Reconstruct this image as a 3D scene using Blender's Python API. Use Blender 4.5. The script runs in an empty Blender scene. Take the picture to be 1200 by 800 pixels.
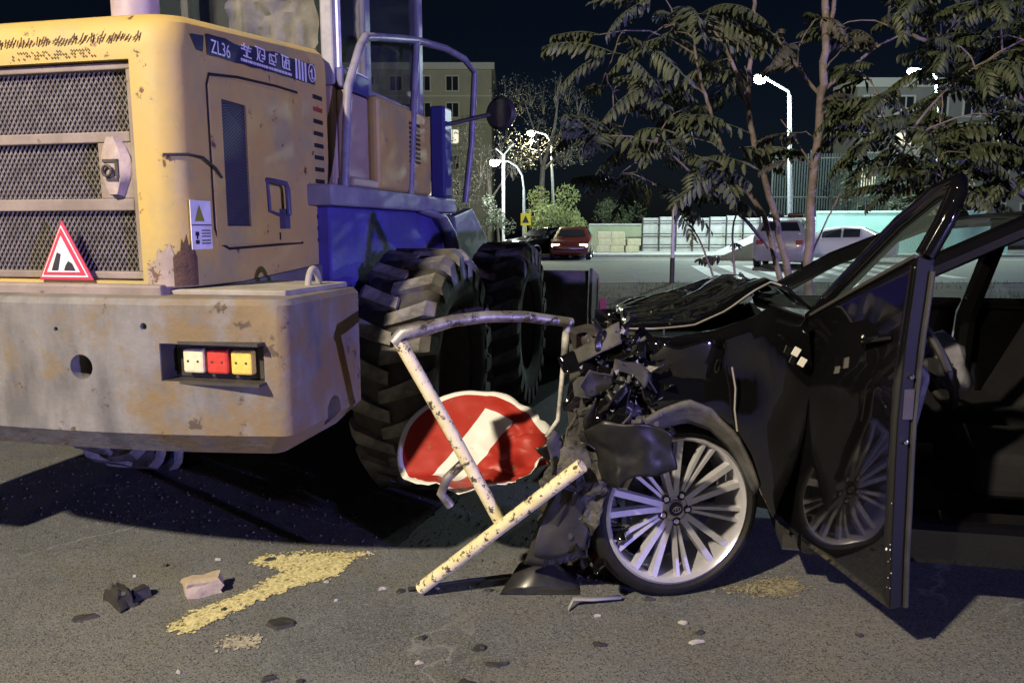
import bpy, bmesh, math, random
from mathutils import Vector, Matrix, Euler, noise
R = math.radians
random.seed(7)
def nvec(p):      # repeatable vector noise
    p = Vector(p); return Vector((noise.noise(p + Vector((13.7, 2.1, 5.3))), noise.noise(p + Vector((-4.9, 31.4, 8.8))), noise.noise(p + Vector((7.7, -9.2, 22.6)))))
scene = bpy.context.scene
col = scene.collection

# ------------------------------------------------------------------ camera, sky, lights, exposure
CAM_H, PITCH, FPX = 1.36, math.atan(132 / 900), 900.0
cam_d = bpy.data.cameras.new('camera'); cam = bpy.data.objects.new('camera', cam_d); col.objects.link(cam)
cam.location = (0, 0, CAM_H); cam.rotation_euler = (math.pi / 2 - PITCH, 0, 0)
cam_d.sensor_width = 36; cam_d.lens = 36 * FPX / 1200; cam_d.clip_start = 0.05; cam_d.clip_end = 900
scene.camera = cam
w = bpy.data.worlds.new('World'); scene.world = w; w.use_nodes = True
nt = w.node_tree; bg = nt.nodes['Background']; sk = nt.nodes.new('ShaderNodeTexSky')
sk.sky_type = 'NISHITA'; sk.sun_disc = False; sk.sun_elevation = R(40); sk.sun_rotation = R(200)
tint = nt.nodes.new('ShaderNodeMix'); tint.data_type = 'RGBA'; tint.blend_type = 'MULTIPLY'; tint.inputs[0].default_value = 1
nt.links.new(sk.outputs[0], tint.inputs[6]); tint.inputs[7].default_value = (0.55, 0.68, 1.0, 1)      # deep night blue
nt.links.new(tint.outputs[2], bg.inputs[0]); bg.inputs[1].default_value = 0.0016
sun_d = bpy.data.lights.new('moonlight', 'SUN'); sun = bpy.data.objects.new('moonlight', sun_d); col.objects.link(sun)
sun_d.energy = 0.03; sun_d.angle = R(0.5); sun_d.color = (0.75, 0.82, 1); sun.rotation_euler = (R(50), 0, R(-20))
scene.view_settings.view_transform = 'Standard'; scene.view_settings.look = 'None'
scene.view_settings.exposure = 0.0; scene.view_settings.gamma = 1
scene.cycles.use_denoising = True
scene.cycles.max_bounces = 6
scene.cycles.sample_clamp_indirect = 4
KEY_W, BEAC_BLUE, BEAC_RED, FILL_WHITE = 6300, 15000, 3200, 5200

def lamp_light(name, loc, watts, colr, radius=0.12, parent=None):
    d = bpy.data.lights.new(name, 'POINT'); o = bpy.data.objects.new(name, d); col.objects.link(o)
    d.energy = watts; d.color = colr; d.shadow_soft_size = radius; o.location = loc
    if parent: o.parent = parent
    return o

# ------------------------------------------------------------------ surveying: where a sight line of the photo meets a given distance / height
_c, _s = math.cos(PITCH), math.sin(PITCH)
def ray(x, y):
    u, v = (x - 600) / FPX, (400 - y) / FPX
    return Vector((u, _c + v * _s, -_s + v * _c))
def P(x, y, Y):
    d = ray(x, y); return Vector((0, 0, CAM_H)) + d * (Y / d.y)
def G(x, y, z=0.0):
    d = ray(x, y); return Vector((0, 0, CAM_H)) + d * ((z - CAM_H) / d.z)

# ------------------------------------------------------------------ materials
MATS = {}
def mat(name, c1, c2=None, scale=6, rough=0.6, metal=0.0, bump=0.0, bscale=40, chip=None, chip_t=0.6, chip_scale=14,
        rough2=None, detail=6, coat=0.0, spec=0.5, emit=None, emit_s=0, dirt=None, dirt_t=0.55, dirt_scale=2.5, stretch=None, dirt_x=None):
    if name in MATS: return MATS[name]
    m = bpy.data.materials.new(name); m.use_nodes = True; MATS[name] = m
    n, l = m.node_tree.nodes, m.node_tree.links; b = n['Principled BSDF']
    b.inputs['Roughness'].default_value = rough; b.inputs['Metallic'].default_value = metal
    b.inputs['Coat Weight'].default_value = coat; b.inputs['Specular IOR Level'].default_value = spec
    tc = n.new('ShaderNodeTexCoord')
    def noise_n(sc, det=detail, rg=0.6, st=None):
        q = n.new('ShaderNodeTexNoise'); q.inputs['Scale'].default_value = sc; q.inputs['Detail'].default_value = det
        q.inputs['Roughness'].default_value = rg
        if st:
            mp = n.new('ShaderNodeMapping'); mp.inputs['Scale'].default_value = st; l.new(tc.outputs['Object'], mp.inputs['Vector']); l.new(mp.outputs[0], q.inputs['Vector'])
        else: l.new(tc.outputs['Object'], q.inputs['Vector'])
        return q
    def mix(fac, a, bb):
        q = n.new('ShaderNodeMix'); q.data_type = 'RGBA'
        for i, val in ((6, a), (7, bb)):
            if isinstance(val, tuple): q.inputs[i].default_value = (*val, 1)
            else: l.new(val, q.inputs[i])
        l.new(fac, q.inputs[0]); return q.outputs[2]
    def ramp(src, a, bb):
        q = n.new('ShaderNodeValToRGB'); q.color_ramp.elements[0].position = a; q.color_ramp.elements[1].position = bb
        l.new(src, q.inputs[0]); return q.outputs[0]
    cur = c1
    if c2 is not None:
        cur = mix(ramp(noise_n(scale, st=stretch).outputs[0], 0.38, 0.62), c1, c2)
    if dirt is not None:
        dsrc = noise_n(dirt_scale, 8, 0.7).outputs[0]
        if dirt_x:
            sp_x = n.new('ShaderNodeSeparateXYZ'); l.new(tc.outputs['Object'], sp_x.inputs[0]); ab_x = n.new('ShaderNodeMath'); ab_x.operation = 'ABSOLUTE'; l.new(sp_x.outputs[0], ab_x.inputs[0])
            mr_x = n.new('ShaderNodeMapRange'); mr_x.inputs[1].default_value = dirt_x[0]; mr_x.inputs[2].default_value = dirt_x[1]; mr_x.inputs[3].default_value = -0.07; mr_x.inputs[4].default_value = 0.07; l.new(ab_x.outputs[0], mr_x.inputs[0])
            ad_x = n.new('ShaderNodeMath'); l.new(dsrc, ad_x.inputs[0]); l.new(mr_x.outputs[0], ad_x.inputs[1]); dsrc = ad_x.outputs[0]
        cur = mix(ramp(dsrc, dirt_t - 0.06, dirt_t + 0.1), cur, dirt)
    if chip is not None:
        cm = ramp(noise_n(chip_scale, 9, 0.72).outputs[0], chip_t, chip_t + 0.03)
        cur = mix(cm, cur, chip)
    if isinstance(cur, tuple): b.inputs['Base Color'].default_value = (*cur, 1)
    else: l.new(cur, b.inputs['Base Color'])
    if rough2 is not None:
        mr = n.new('ShaderNodeMapRange'); mr.inputs[3].default_value = rough; mr.inputs[4].default_value = rough2
        mr.inputs[1].default_value = 0.35; mr.inputs[2].default_value = 0.65
        l.new(noise_n(scale * 1.7).outputs[0], mr.inputs[0]); l.new(mr.outputs[0], b.inputs['Roughness'])
    if bump:
        bp = n.new('ShaderNodeBump'); bp.inputs['Strength'].default_value = min(1, bump); bp.inputs['Distance'].default_value = 0.01
        l.new(noise_n(bscale, 5).outputs[0], bp.inputs['Height']); l.new(bp.outputs[0], b.inputs['Normal'])
    if emit: b.inputs['Emission Color'].default_value = (*emit, 1); b.inputs['Emission Strength'].default_value = emit_s
    return m

yel = mat('loader_yellow', (0.47, 0.33, 0.085), (0.41, 0.30, 0.105), 3, 0.5, bump=0.12, bscale=22, chip=(0.10, 0.05, 0.03), chip_t=0.615, chip_scale=11,
          dirt=(0.31, 0.27, 0.125), dirt_t=0.54, dirt_scale=2.2, rough2=0.7)
cwm = mat('counterweight_paint', (0.18, 0.178, 0.178), (0.092, 0.091, 0.094), 7, 0.75, stretch=(1, 1, 0.35), bump=0.35, bscale=30, chip=(0.07, 0.05, 0.035), chip_t=0.61, chip_scale=8,
          dirt=(0.165, 0.12, 0.062), dirt_t=0.52, dirt_scale=5.5, dirt_x=(0.25, 0.5))
topdust = mat('dusty_steel', (0.30, 0.28, 0.24), (0.22, 0.2, 0.17), 7, 0.85, bump=0.2)
brownm = mat('grille_brown', (0.24, 0.20, 0.19), (0.17, 0.14, 0.13), 6, 0.65, bump=0.2, chip=(0.08, 0.05, 0.04), chip_t=0.64)
darkm = mat('dark_steel', (0.030, 0.028, 0.030), (0.05, 0.045, 0.04), 9, 0.6, bump=0.15)
blackhole = mat('black_cavity', (0.008, 0.008, 0.009), rough=0.9)
meshm = mat('expanded_metal', (0.36, 0.33, 0.33), (0.22, 0.2, 0.2), 30, 0.55, metal=0.3)
navy = mat('navy_decal', (0.018, 0.022, 0.055), (0.03, 0.032, 0.06), 8, 0.45, chip=(0.4, 0.29, 0.1), chip_t=0.70, chip_scale=18)
whitep = mat('white_print', (0.75, 0.75, 0.78), (0.6, 0.6, 0.62), 12, 0.5)
bluegrey = mat('grey_blue_steel', (0.24, 0.24, 0.28), (0.16, 0.16, 0.20), 6, 0.5, bump=0.15, chip=(0.08, 0.06, 0.06), chip_t=0.66)
rubber = mat('loader_rubber', (0.030, 0.029, 0.029), (0.05, 0.047, 0.044), 12, 0.85, bump=0.4, bscale=26)
lugm = mat('dusty_rubber', (0.22, 0.21, 0.20), (0.08, 0.077, 0.075), 9, 0.9, bump=0.35, bscale=30)
glassm = mat('cab_glass', (0.05, 0.07, 0.075), (0.09, 0.11, 0.11), 3, 0.12, spec=0.6)
clothm = mat('curtain_cloth', (0.50, 0.47, 0.45), (0.28, 0.26, 0.26), 7, 0.9, bump=0.4, bscale=14)
blackp = mat('black_car_paint', (0.003, 0.003, 0.0035), (0.004, 0.004, 0.0045), 4, 0.04, rough2=0.07, spec=0.5, coat=0.7)
blackp.node_tree.nodes['Principled BSDF'].inputs['Coat Roughness'].default_value = 0.03; blackp.node_tree.nodes['Principled BSDF'].inputs['Coat IOR'].default_value = 1.7
blackpl = mat('black_plastic', (0.02, 0.02, 0.021), (0.032, 0.031, 0.03), 10, 0.5, bump=0.15, rough2=0.7)
dustpl = mat('dusty_plastic', (0.075, 0.072, 0.068), (0.018, 0.018, 0.018), 8, 0.85, bump=0.6, bscale=24)
alloy = mat('machined_alloy', (0.62, 0.62, 0.65), (0.54, 0.54, 0.57), 10, 0.27, metal=0.55)
alloyd = mat('dark_alloy', (0.10, 0.10, 0.105), rough=0.45, metal=0.6)
tyrem = mat('car_tyre', (0.009, 0.009, 0.009), (0.014, 0.0135, 0.013), 12, 0.6, bump=0.1, spec=0.25)
chrome = mat('chrome', (0.8, 0.8, 0.82), rough=0.12, metal=1.0)
yelpole = mat('chipped_yellow_pole', (0.62, 0.55, 0.30), (0.68, 0.62, 0.42), 20, 0.6, bump=0.2, chip=(0.06, 0.045, 0.035), chip_t=0.55, chip_scale=30)
steeltube = mat('scraped_steel_tube', (0.30, 0.29, 0.29), (0.14, 0.13, 0.13), 14, 0.45, metal=0.5, bump=0.2, chip=(0.05, 0.04, 0.04), chip_t=0.54, chip_scale=24)
bark = mat('pale_bark', (0.20, 0.165, 0.16), (0.13, 0.105, 0.10), 9, 0.85, bump=0.5, bscale=22)
darkbark = mat('dark_bark', (0.10, 0.085, 0.07), (0.06, 0.05, 0.045), 6, 0.9, bump=0.4)
def leafmat(name, c1, c2):
    m = mat(name, c1, c2, 5, 0.6)
    return m
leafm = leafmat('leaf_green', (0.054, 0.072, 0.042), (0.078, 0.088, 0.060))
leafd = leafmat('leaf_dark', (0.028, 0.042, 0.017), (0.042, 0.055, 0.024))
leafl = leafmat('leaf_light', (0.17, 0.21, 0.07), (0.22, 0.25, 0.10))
leafg = leafmat('leaf_grey', (0.040, 0.040, 0.032), (0.06, 0.058, 0.046))
concrete = mat('pale_concrete', (0.42, 0.42, 0.40), (0.34, 0.34, 0.33), 3, 0.85, bump=0.2)
galv = mat('galvanised_pole', (0.42, 0.45, 0.45), (0.34, 0.36, 0.37), 8, 0.5, metal=0.3)
redm = mat('sign_red', (0.45, 0.035, 0.03), rough=0.45)
cream = mat('cream_plaster', (0.42, 0.39, 0.27), (0.36, 0.34, 0.24), 0.5, 0.9)
creamlight = mat('cream_trim', (0.55, 0.54, 0.46), rough=0.85)
winglass = mat('dark_window', (0.02, 0.022, 0.025), rough=0.15)
litwin = mat('lit_window', (0.6, 0.6, 0.5), rough=0.4, emit=(1, 0.92, 0.7), emit_s=0.9)

# ------------------------------------------------------------------ mesh collector
MW = {}
class MB:
    def __init__(s): s.v = []; s.f = []; s.m = []
    def add(s, vs, fs, m=0):
        o = len(s.v); s.v += [Vector(q) for q in vs]; s.f += [tuple(i + o for i in f) for f in fs]; s.m += [m] * len(fs); return s
    def box(s, c, d, rot=None, m=0):
        c = Vector(c); h = Vector(d) / 2; vs = []
        for x in (-1, 1):
            for y in (-1, 1):
                for z in (-1, 1):
                    q = Vector((x * h.x, y * h.y, z * h.z))
                    if rot is not None: q = rot @ q
                    vs.append(c + q)
        return s.add(vs, [(0, 1, 3, 2), (4, 6, 7, 5), (0, 4, 5, 1), (2, 3, 7, 6), (0, 2, 6, 4), (1, 5, 7, 3)], m)
    def bx(s, x0, x1, y0, y1, z0, z1, m=0):
        return s.box(((x0 + x1) / 2, (y0 + y1) / 2, (z0 + z1) / 2), (x1 - x0, y1 - y0, z1 - z0), None, m)
    def tube(s, pts, r, seg=8, cap=True, m=0):
        pts = [Vector(p) for p in pts]; n = len(pts)
        rs = r if isinstance(r, (list, tuple)) else [r] * n
        o = len(s.v); prev = None; fs = []; vs = []
        for i, p in enumerate(pts):
            t = (pts[min(i + 1, n - 1)] - pts[max(i - 1, 0)]).normalized()
            if prev is None: a = t.orthogonal().normalized()
            else:
                a = prev - t * prev.dot(t); a = a.normalized() if a.length > 1e-6 else t.orthogonal().normalized()
            prev = a; b = t.cross(a)
            for k in range(seg):
                an = 2 * math.pi * k / seg; vs.append(p + (a * math.cos(an) + b * math.sin(an)) * rs[i])
        for i in range(n - 1):
            for k in range(seg):
                k2 = (k + 1) % seg; fs.append((i * seg + k, i * seg + k2, (i + 1) * seg + k2, (i + 1) * seg + k))
        if cap: fs.append(tuple(range(seg - 1, -1, -1))); fs.append(tuple((n - 1) * seg + k for k in range(seg)))
        return s.add(vs, fs, m)
    def lathe(s, prof, c, ax, seg=32, closed=False, m=0):
        c = Vector(c); ax = Vector(ax).normalized(); a = ax.orthogonal().normalized(); b = ax.cross(a); n = len(prof); vs = []; fs = []
        for r, h in prof:
            for k in range(seg):
                an = 2 * math.pi * k / seg; vs.append(c + ax * h + (a * math.cos(an) + b * math.sin(an)) * r)
        for i in range(n if closed else n - 1):
            j = (i + 1) % n
            for k in range(seg):
                k2 = (k + 1) % seg; fs.append((i * seg + k, j * seg + k, j * seg + k2, i * seg + k2))
        return s.add(vs, fs, m)
    def prism(s, poly, off, m=0):
        n = len(poly); off = Vector(off); vs = [Vector(p) for p in poly] + [Vector(p) + off for p in poly]
        fs = [tuple(range(n - 1, -1, -1)), tuple(range(n, 2 * n))] + [(i, (i + 1) % n, n + (i + 1) % n, n + i) for i in range(n)]
        return s.add(vs, fs, m)
    def grid(s, rows, m=0):
        nr, nc = len(rows), len(rows[0]); vs = [p for r in rows for p in r]
        return s.add(vs, [(i * nc + j, i * nc + j + 1, (i + 1) * nc + j + 1, (i + 1) * nc + j) for i in range(nr - 1) for j in range(nc - 1)], m)
    def mesh(s, name, mats, inv=None, smooth=None):
        me = bpy.data.meshes.new(name); vs = s.v if inv is None else [inv @ q for q in s.v]
        me.from_pydata([tuple(q) for q in vs], [], s.f)
        for mm in (mats if isinstance(mats, (list, tuple)) else [mats]): me.materials.append(mm)
        if len(me.materials) > 1: me.polygons.foreach_set('material_index', s.m)
        bm = bmesh.new(); bm.from_mesh(me); bmesh.ops.recalc_face_normals(bm, faces=bm.faces); bm.to_mesh(me); bm.free()
        if smooth:
            me.shade_smooth(); me.set_sharp_from_angle(angle=R(smooth))
        return me
    def build(s, name, mats, parent=None, world=False, smooth=None, bevel=0, seg=2, solid=0, loc=None):
        inv = None
        if world and parent is not None: inv = MW[parent.name].inverted()
        if loc is not None: inv = Matrix.Translation(-Vector(loc))
        o = bpy.data.objects.new(name, s.mesh(name, mats, inv, smooth)); col.objects.link(o)
        if loc is not None: o.location = loc
        if parent is not None: o.parent = parent; MW[o.name] = MW.get(parent.name, Matrix())
        else: MW[o.name] = Matrix.Translation(Vector(loc)) if loc is not None else Matrix()
        if solid:
            md = o.modifiers.new('t', 'SOLIDIFY'); md.thickness = solid; md.offset = 0
        if bevel:
            md = o.modifiers.new('b', 'BEVEL'); md.width = bevel; md.segments = seg; md.limit_method = 'ANGLE'; md.angle_limit = R(35)
        return o

def tag(o, label=None, cat=None, group=None, kind=None):
    if label: o['label'] = label
    if cat: o['category'] = cat
    if group: o['group'] = group
    if kind: o['kind'] = kind
    return o
def empty(name, loc=(0, 0, 0), rz=0.0, label=None, cat=None, group=None):
    o = bpy.data.objects.new(name, None); col.objects.link(o); o.location = loc; o.rotation_euler = (0, 0, rz); o.empty_display_size = 0.2
    MW[o.name] = Matrix.Translation(Vector(loc)) @ Matrix.Rotation(rz, 4, 'Z')
    return tag(o, label, cat, group)
def inst(name, me, parent, M):
    o = bpy.data.objects.new(name, me); col.objects.link(o); o.parent = parent; o.matrix_local = M; return o
def copy_tree(o, parent=None):
    c = o.copy(); col.objects.link(c); c.parent = parent
    for ch in list(o.children): copy_tree(ch, c)
    return c
def cut(o, cutters):
    for c in cutters:
        co = c if isinstance(c, bpy.types.Object) else c.build('cutter', blackhole)
        co.parent = o.parent
        md = o.modifiers.new('c', 'BOOLEAN'); md.object = co; md.operation = 'DIFFERENCE'; md.solver = 'EXACT'
        bpy.context.view_layer.update()
        dg = bpy.context.evaluated_depsgraph_get(); me = bpy.data.meshes.new_from_object(o.evaluated_get(dg))
        o.modifiers.remove(md); o.data = me; bpy.data.objects.remove(co)
def text_mb(txt, size, origin, ux, uy, extrude=0.0):
    cu = bpy.data.curves.new('t', 'FONT'); cu.body = txt; cu.size = size; o = bpy.data.objects.new('t', cu); col.objects.link(o)
    bpy.context.view_layer.update(); dg = bpy.context.evaluated_depsgraph_get(); me = bpy.data.meshes.new_from_object(o.evaluated_get(dg))
    mb = MB(); ux, uy, origin = Vector(ux), Vector(uy), Vector(origin)
    mb.add([origin + ux * v.co.x + uy * v.co.y for v in me.vertices], [tuple(p.vertices) for p in me.polygons])
    bpy.data.objects.remove(o); return mb
def nz(p, sc=1.0, seed=0.0): return noise.noise(Vector(p) * sc + Vector((seed, seed * 1.7, seed * 0.6)))
def crumple(mb, amp, sc, seed=0.0):
    for q in mb.v:
        d = nvec(q * sc + Vector((seed, 3 * seed, seed))); q += d * amp
    return mb
def patch(pts, n=10, m=10):
    """bilinear grid between four corner points a b / d c"""
    a, b, c, d = [Vector(p) for p in pts]
    return [[(a * (1 - u) + b * u) * (1 - t) + (d * (1 - u) + c * u) * t for u in [j / m for j in range(m + 1)]] for t in [i / n for i in range(n + 1)]]
def interp(poly, t):
    t = max(0, min(1, t)) * (len(poly) - 1); i = min(int(t), len(poly) - 2); return Vector(poly[i]).lerp(Vector(poly[i + 1]), t - i)
def ribbon(la, lb, n=12, m=6):
    return [[interp(la, i / n).lerp(interp(lb, i / n), j / m) for j in range(m + 1)] for i in range(n + 1)]

# ------------------------------------------------------------------ ground, roads, verge
def asphalt(name, base, light, speck=True):
    m = bpy.data.materials.new(name); m.use_nodes = True; n, l = m.node_tree.nodes, m.node_tree.links; b = n['Principled BSDF']
    tc = n.new('ShaderNodeTexCoord')
    def nn(sc, det, rg=0.6):
        q = n.new('ShaderNodeTexNoise'); q.inputs['Scale'].default_value = sc; q.inputs['Detail'].default_value = det; q.inputs['Roughness'].default_value = rg
        l.new(tc.outputs['Object'], q.inputs['Vector']); return q.outputs[0]
    def rp(src, a, bb, ca=(0, 0, 0), cb=(1, 1, 1)):
        q = n.new('ShaderNodeValToRGB'); q.color_ramp.elements[0].position = a; q.color_ramp.elements[1].position = bb
        q.color_ramp.elements[0].color = (*ca, 1); q.color_ramp.elements[1].color = (*cb, 1); l.new(src, q.inputs[0]); return q.outputs[0]
    def mx(fac, a, bb, bl='MIX'):
        q = n.new('ShaderNodeMix'); q.data_type = 'RGBA'; q.blend_type = bl
        for i, val in ((6, a), (7, bb)):
            if isinstance(val, tuple): q.inputs[i].default_value = (*val, 1)
            else: l.new(val, q.inputs[i])
        if isinstance(fac, float): q.inputs[0].default_value = fac
        else: l.new(fac, q.inputs[0])
        return q.outputs[2]
    c = mx(rp(nn(1.3, 7, 0.68), 0.36, 0.64), base, light)
    c = mx(rp(nn(0.45, 6, 0.7), 0.46, 0.62), c, (light[0] * 1.1, light[1] * 0.98, light[2] * 0.78))
    vo = n.new('ShaderNodeTexVoronoi'); vo.inputs['Scale'].default_value = 210; l.new(tc.outputs['Object'], vo.inputs['Vector'])
    sp = n.new('ShaderNodeSeparateColor'); l.new(vo.outputs['Color'], sp.inputs[0])
    c = mx(rp(sp.outputs[0], 0.6, 1.0), c, (light[0] * 1.3, light[1] * 1.29, light[2] * 1.26))
    c = mx(rp(sp.outputs[1], 0.72, 0.9), c, (base[0] * 0.6, base[1] * 0.6, base[2] * 0.6))
    # fine cracks
    wv = n.new('ShaderNodeTexVoronoi'); wv.feature = 'DISTANCE_TO_EDGE'; wv.inputs['Scale'].default_value = 0.9
    dn = n.new('ShaderNodeTexNoise'); dn.inputs['Scale'].default_value = 2.2; dn.inputs['Detail'].default_value = 6; l.new(tc.outputs['Object'], dn.inputs['Vector'])
    va = n.new('ShaderNodeVectorMath'); va.operation = 'MULTIPLY_ADD'; l.new(dn.outputs['Color'], va.inputs[0]); va.inputs[1].default_value = (0.9, 0.9, 0.9); l.new(tc.outputs['Object'], va.inputs[2])
    l.new(va.outputs[0], wv.inputs['Vector'])
    ck = rp(wv.outputs['Distance'], 0.0, 0.010, (1, 1, 1), (0, 0, 0))
    ckm = n.new('ShaderNodeMath'); ckm.operation = 'MULTIPLY'; l.new(ck, ckm.inputs[0]); l.new(rp(nn(0.8, 3), 0.45, 0.6), ckm.inputs[1])
    c = mx(ckm.outputs[0], c, (light[0] * 1.7, light[1] * 1.65, light[2] * 1.55))
    l.new(c, b.inputs['Base Color']); b.inputs['Roughness'].default_value = 0.78; b.inputs['Specular IOR Level'].default_value = 0.35
    bp = n.new('ShaderNodeBump'); bp.inputs['Strength'].default_value = 0.3; bp.inputs['Distance'].default_value = 0.006
    ad = n.new('ShaderNodeMath'); ad.operation = 'ADD'; l.new(vo.outputs['Distance'], ad.inputs[0]); l.new(nn(30, 4), ad.inputs[1])
    l.new(ad.outputs[0], bp.inputs['Height']); l.new(bp.outputs[0], b.inputs['Normal'])
    return m
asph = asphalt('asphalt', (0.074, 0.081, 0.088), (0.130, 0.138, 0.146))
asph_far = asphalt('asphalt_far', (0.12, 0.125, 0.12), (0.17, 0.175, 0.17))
dirt = mat('dry_soil', (0.11, 0.085, 0.055), (0.075, 0.06, 0.04), 2.5, 0.95, bump=0.9, bscale=9, dirt=(0.05, 0.055, 0.03), dirt_t=0.52, dirt_scale=1.2)
gnd = mat('far_ground', (0.07, 0.065, 0.055), (0.055, 0.052, 0.045), 0.3, 0.95)
kerbm = mat('kerb_stone', (0.30, 0.30, 0.28), (0.22, 0.22, 0.21), 4, 0.85, bump=0.3)
wpaint = mat('white_road_paint', (0.62, 0.64, 0.62), (0.45, 0.47, 0.45), 3, 0.7)

g = MB(); g.add([(-350, -60, -0.02), (350, -60, -0.02), (350, 600, -0.02), (-350, 600, -0.02)], [(0, 1, 2, 3)])
tag(g.build('ground', gnd), kind='structure')
road = MB(); road.add([(-60, -30, 0), (60, -30, 0), (60, 9.2, 0), (-60, 9.2, 0)], [(0, 1, 2, 3)])
road = tag(road.build('road', asph), kind='structure')
vg = MB(); rows = []
for i in range(26):
    yy = 9.35 + 8.6 * i / 25
    rows.append([Vector((-40 + 80 * j / 80, yy, 0.11 + 0.06 * nz((j, i * 0.7, 0), 0.6) * (0 if i in (0, 25) else 1))) for j in range(81)])
vg.grid(rows); vg = tag(vg.build('verge', dirt, smooth=60), kind='structure')
fr = MB(); fr.add([(-90, 18.1, 0.004), (90, 18.1, 0.004), (90, 37, 0.004), (-90, 37, 0.004)], [(0, 1, 2, 3)])
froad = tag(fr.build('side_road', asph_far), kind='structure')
pv = MB(); pv.add([(-90, 37.2, 0.12), (90, 37.2, 0.12), (90, 46, 0.12), (-90, 46, 0.12)], [(0, 1, 2, 3)])
tag(pv.build('pavement', concrete), kind='structure')
kb = MB().bx(-0.49, 0.49, -0.075, 0.075, -0.05, 0.12).mesh('kerb_stone', kerbm)
kmaster = bpy.data.objects.new('kerb', None); col.objects.link(kmaster); tag(kmaster, kind='structure')
def kerb_row(y, x0, x1):
    x = x0
    while x < x1:
        inst('kerb_stone', kb, kmaster, Matrix.Translation((x + 0.5, y, 0.006 * random.uniform(-1, 1))) @ Matrix.Rotation(R(random.uniform(-0.6, 0.6)), 4, 'Z')); x += 1.0
kerb_row(9.275, -6, 12); kerb_row(18.02, -4, 16)
lk = MB().bx(-40, 40, 37.0, 37.18, -0.05, 0.13); lk.build('kerb_run', kerbm, kmaster)
# pedestrian crossing on the side road
for i in range(8):
    x0 = 4.2 + i * 0.95
    z = MB(); z.add([(x0 + 1.3, 21.2, 0.010), (x0 + 1.75, 21.2, 0.010), (x0 + 2.9, 28.5, 0.010), (x0 + 2.4, 28.5, 0.010)], [(0, 1, 2, 3)])
    z.build('crossing_stripe', wpaint, froad)
ln = MB(); ln.add([(-10, 33.6, 0.010), (30, 33.6, 0.010), (30, 33.8, 0.010), (-10, 33.8, 0.010)], [(0, 1, 2, 3)]); ln.build('edge_line', wpaint, froad)
# worn yellow paint and pale crumbs on the near asphalt: ragged flakes
def worn(name, c1, t, sc):
    m = worn_base(name, c1, t, sc); n, l = m.node_tree.nodes, m.node_tree.links
    tc = n.new('ShaderNodeTexCoord'); q = n.new('ShaderNodeTexNoise'); q.inputs['Scale'].default_value = 38; q.inputs['Detail'].default_value = 8; q.inputs['Roughness'].default_value = 0.75; l.new(tc.outputs['Object'], q.inputs['Vector'])
    r = n.new('ShaderNodeValToRGB'); r.color_ramp.elements[0].position = 0.37; r.color_ramp.elements[1].position = 0.46; l.new(q.outputs[0], r.inputs[0]); l.new(r.outputs[0], n['Principled BSDF'].inputs['Alpha'])
    return m
def worn_base(name, c1, t, sc):
    return mat(name, (c1[0] * 0.55, c1[1] * 0.55, c1[2] * 0.5), c1, sc, 0.85, bump=0.1, bscale=60, chip=(0.09, 0.088, 0.08), chip_t=t, chip_scale=22)
ypaint = worn('worn_yellow_paint', (0.66, 0.60, 0.32), 0.62, 90)
def ground_patch(name, pts, m, z, jag=0.02, n=70, parent=road):
    pts = [G(*p) for p in pts]; out = []
    k = len(pts); per = n // k
    for i in range(k):
        for j in range(per):
            q = pts[i].lerp(pts[(i + 1) % k], j / per); q = q + Vector((random.uniform(-jag, jag), random.uniform(-jag, jag), 0)); q.z = z; out.append(q)
    mb = MB(); mb.add(out, [tuple(range(len(out)))])
    o = mb.build(name, m, parent); return o
def inside(p, poly):
    r = False
    for a, b in zip(poly, poly[1:] + poly[:1]):
        if (a.y > p.y) != (b.y > p.y) and p.x < (b.x - a.x) * (p.y - a.y) / (b.y - a.y) + a.x: r = not r
    return r
def flake_patch(name, pts, m, nfl, rmin, rmax, soft, seed):
    rn = random.Random(seed); poly = [G(*p) for p in pts]; mb = MB(); x0, x1 = min(p.x for p in poly), max(p.x for p in poly); y0, y1 = min(p.y for p in poly), max(p.y for p in poly); k = 0
    while k < nfl:
        p = Vector((rn.uniform(x0, x1), rn.uniform(y0, y1), 0))
        if not inside(p, poly): continue
        p += Vector((rn.gauss(0, soft), rn.gauss(0, soft), 0)); k += 1; r = rn.uniform(rmin, rmax) * (0.5 + rn.random()); n_ = rn.randint(5, 7); a0 = rn.random() * 6; z = rn.uniform(0.0035, 0.0042)
        mb.add([p + Vector((math.cos(a0 + 6.283 * i / n_) * r * rn.uniform(0.5, 1.2), math.sin(a0 + 6.283 * i / n_) * r * rn.uniform(0.5, 1.2), z)) for i in range(n_)], [tuple(range(n_))])
    return tag(mb.build(name, m, road), kind='stuff')
flake_patch('paint_mark', [(198, 736), (218, 741), (300, 704), (345, 686), (394, 674), (412, 654), (310, 652), (300, 660), (340, 668), (300, 690), (230, 718)], ypaint, 5200, 0.003, 0.010, 0.011, 3)
flake_patch('paint_mark', [(400, 654), (430, 652), (440, 648), (330, 648)], ypaint, 420, 0.002, 0.007, 0.014, 5)
flake_patch('pale_crumbs', [(256, 760), (298, 757), (304, 748), (280, 746), (262, 752)], worn('pale_crumb', (0.42, 0.39, 0.33), 0.58, 50), 420, 0.002, 0.007, 0.013, 6)
flake_patch('sand_spill', [(850, 692), (915, 698), (940, 690), (930, 680), (890, 684)], worn('sand_spill', (0.30, 0.27, 0.17), 0.6, 50), 900, 0.002, 0.008, 0.025, 7)

# ------------------------------------------------------------------ wheel loader
A = R(12.5)
LD = empty('wheel_loader', (-1.574, 2.70, 0), -A, 'big yellow wheel loader with rusty grey counterweight, seen from behind beside the wrecked sedan', 'wheel loader')
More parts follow.
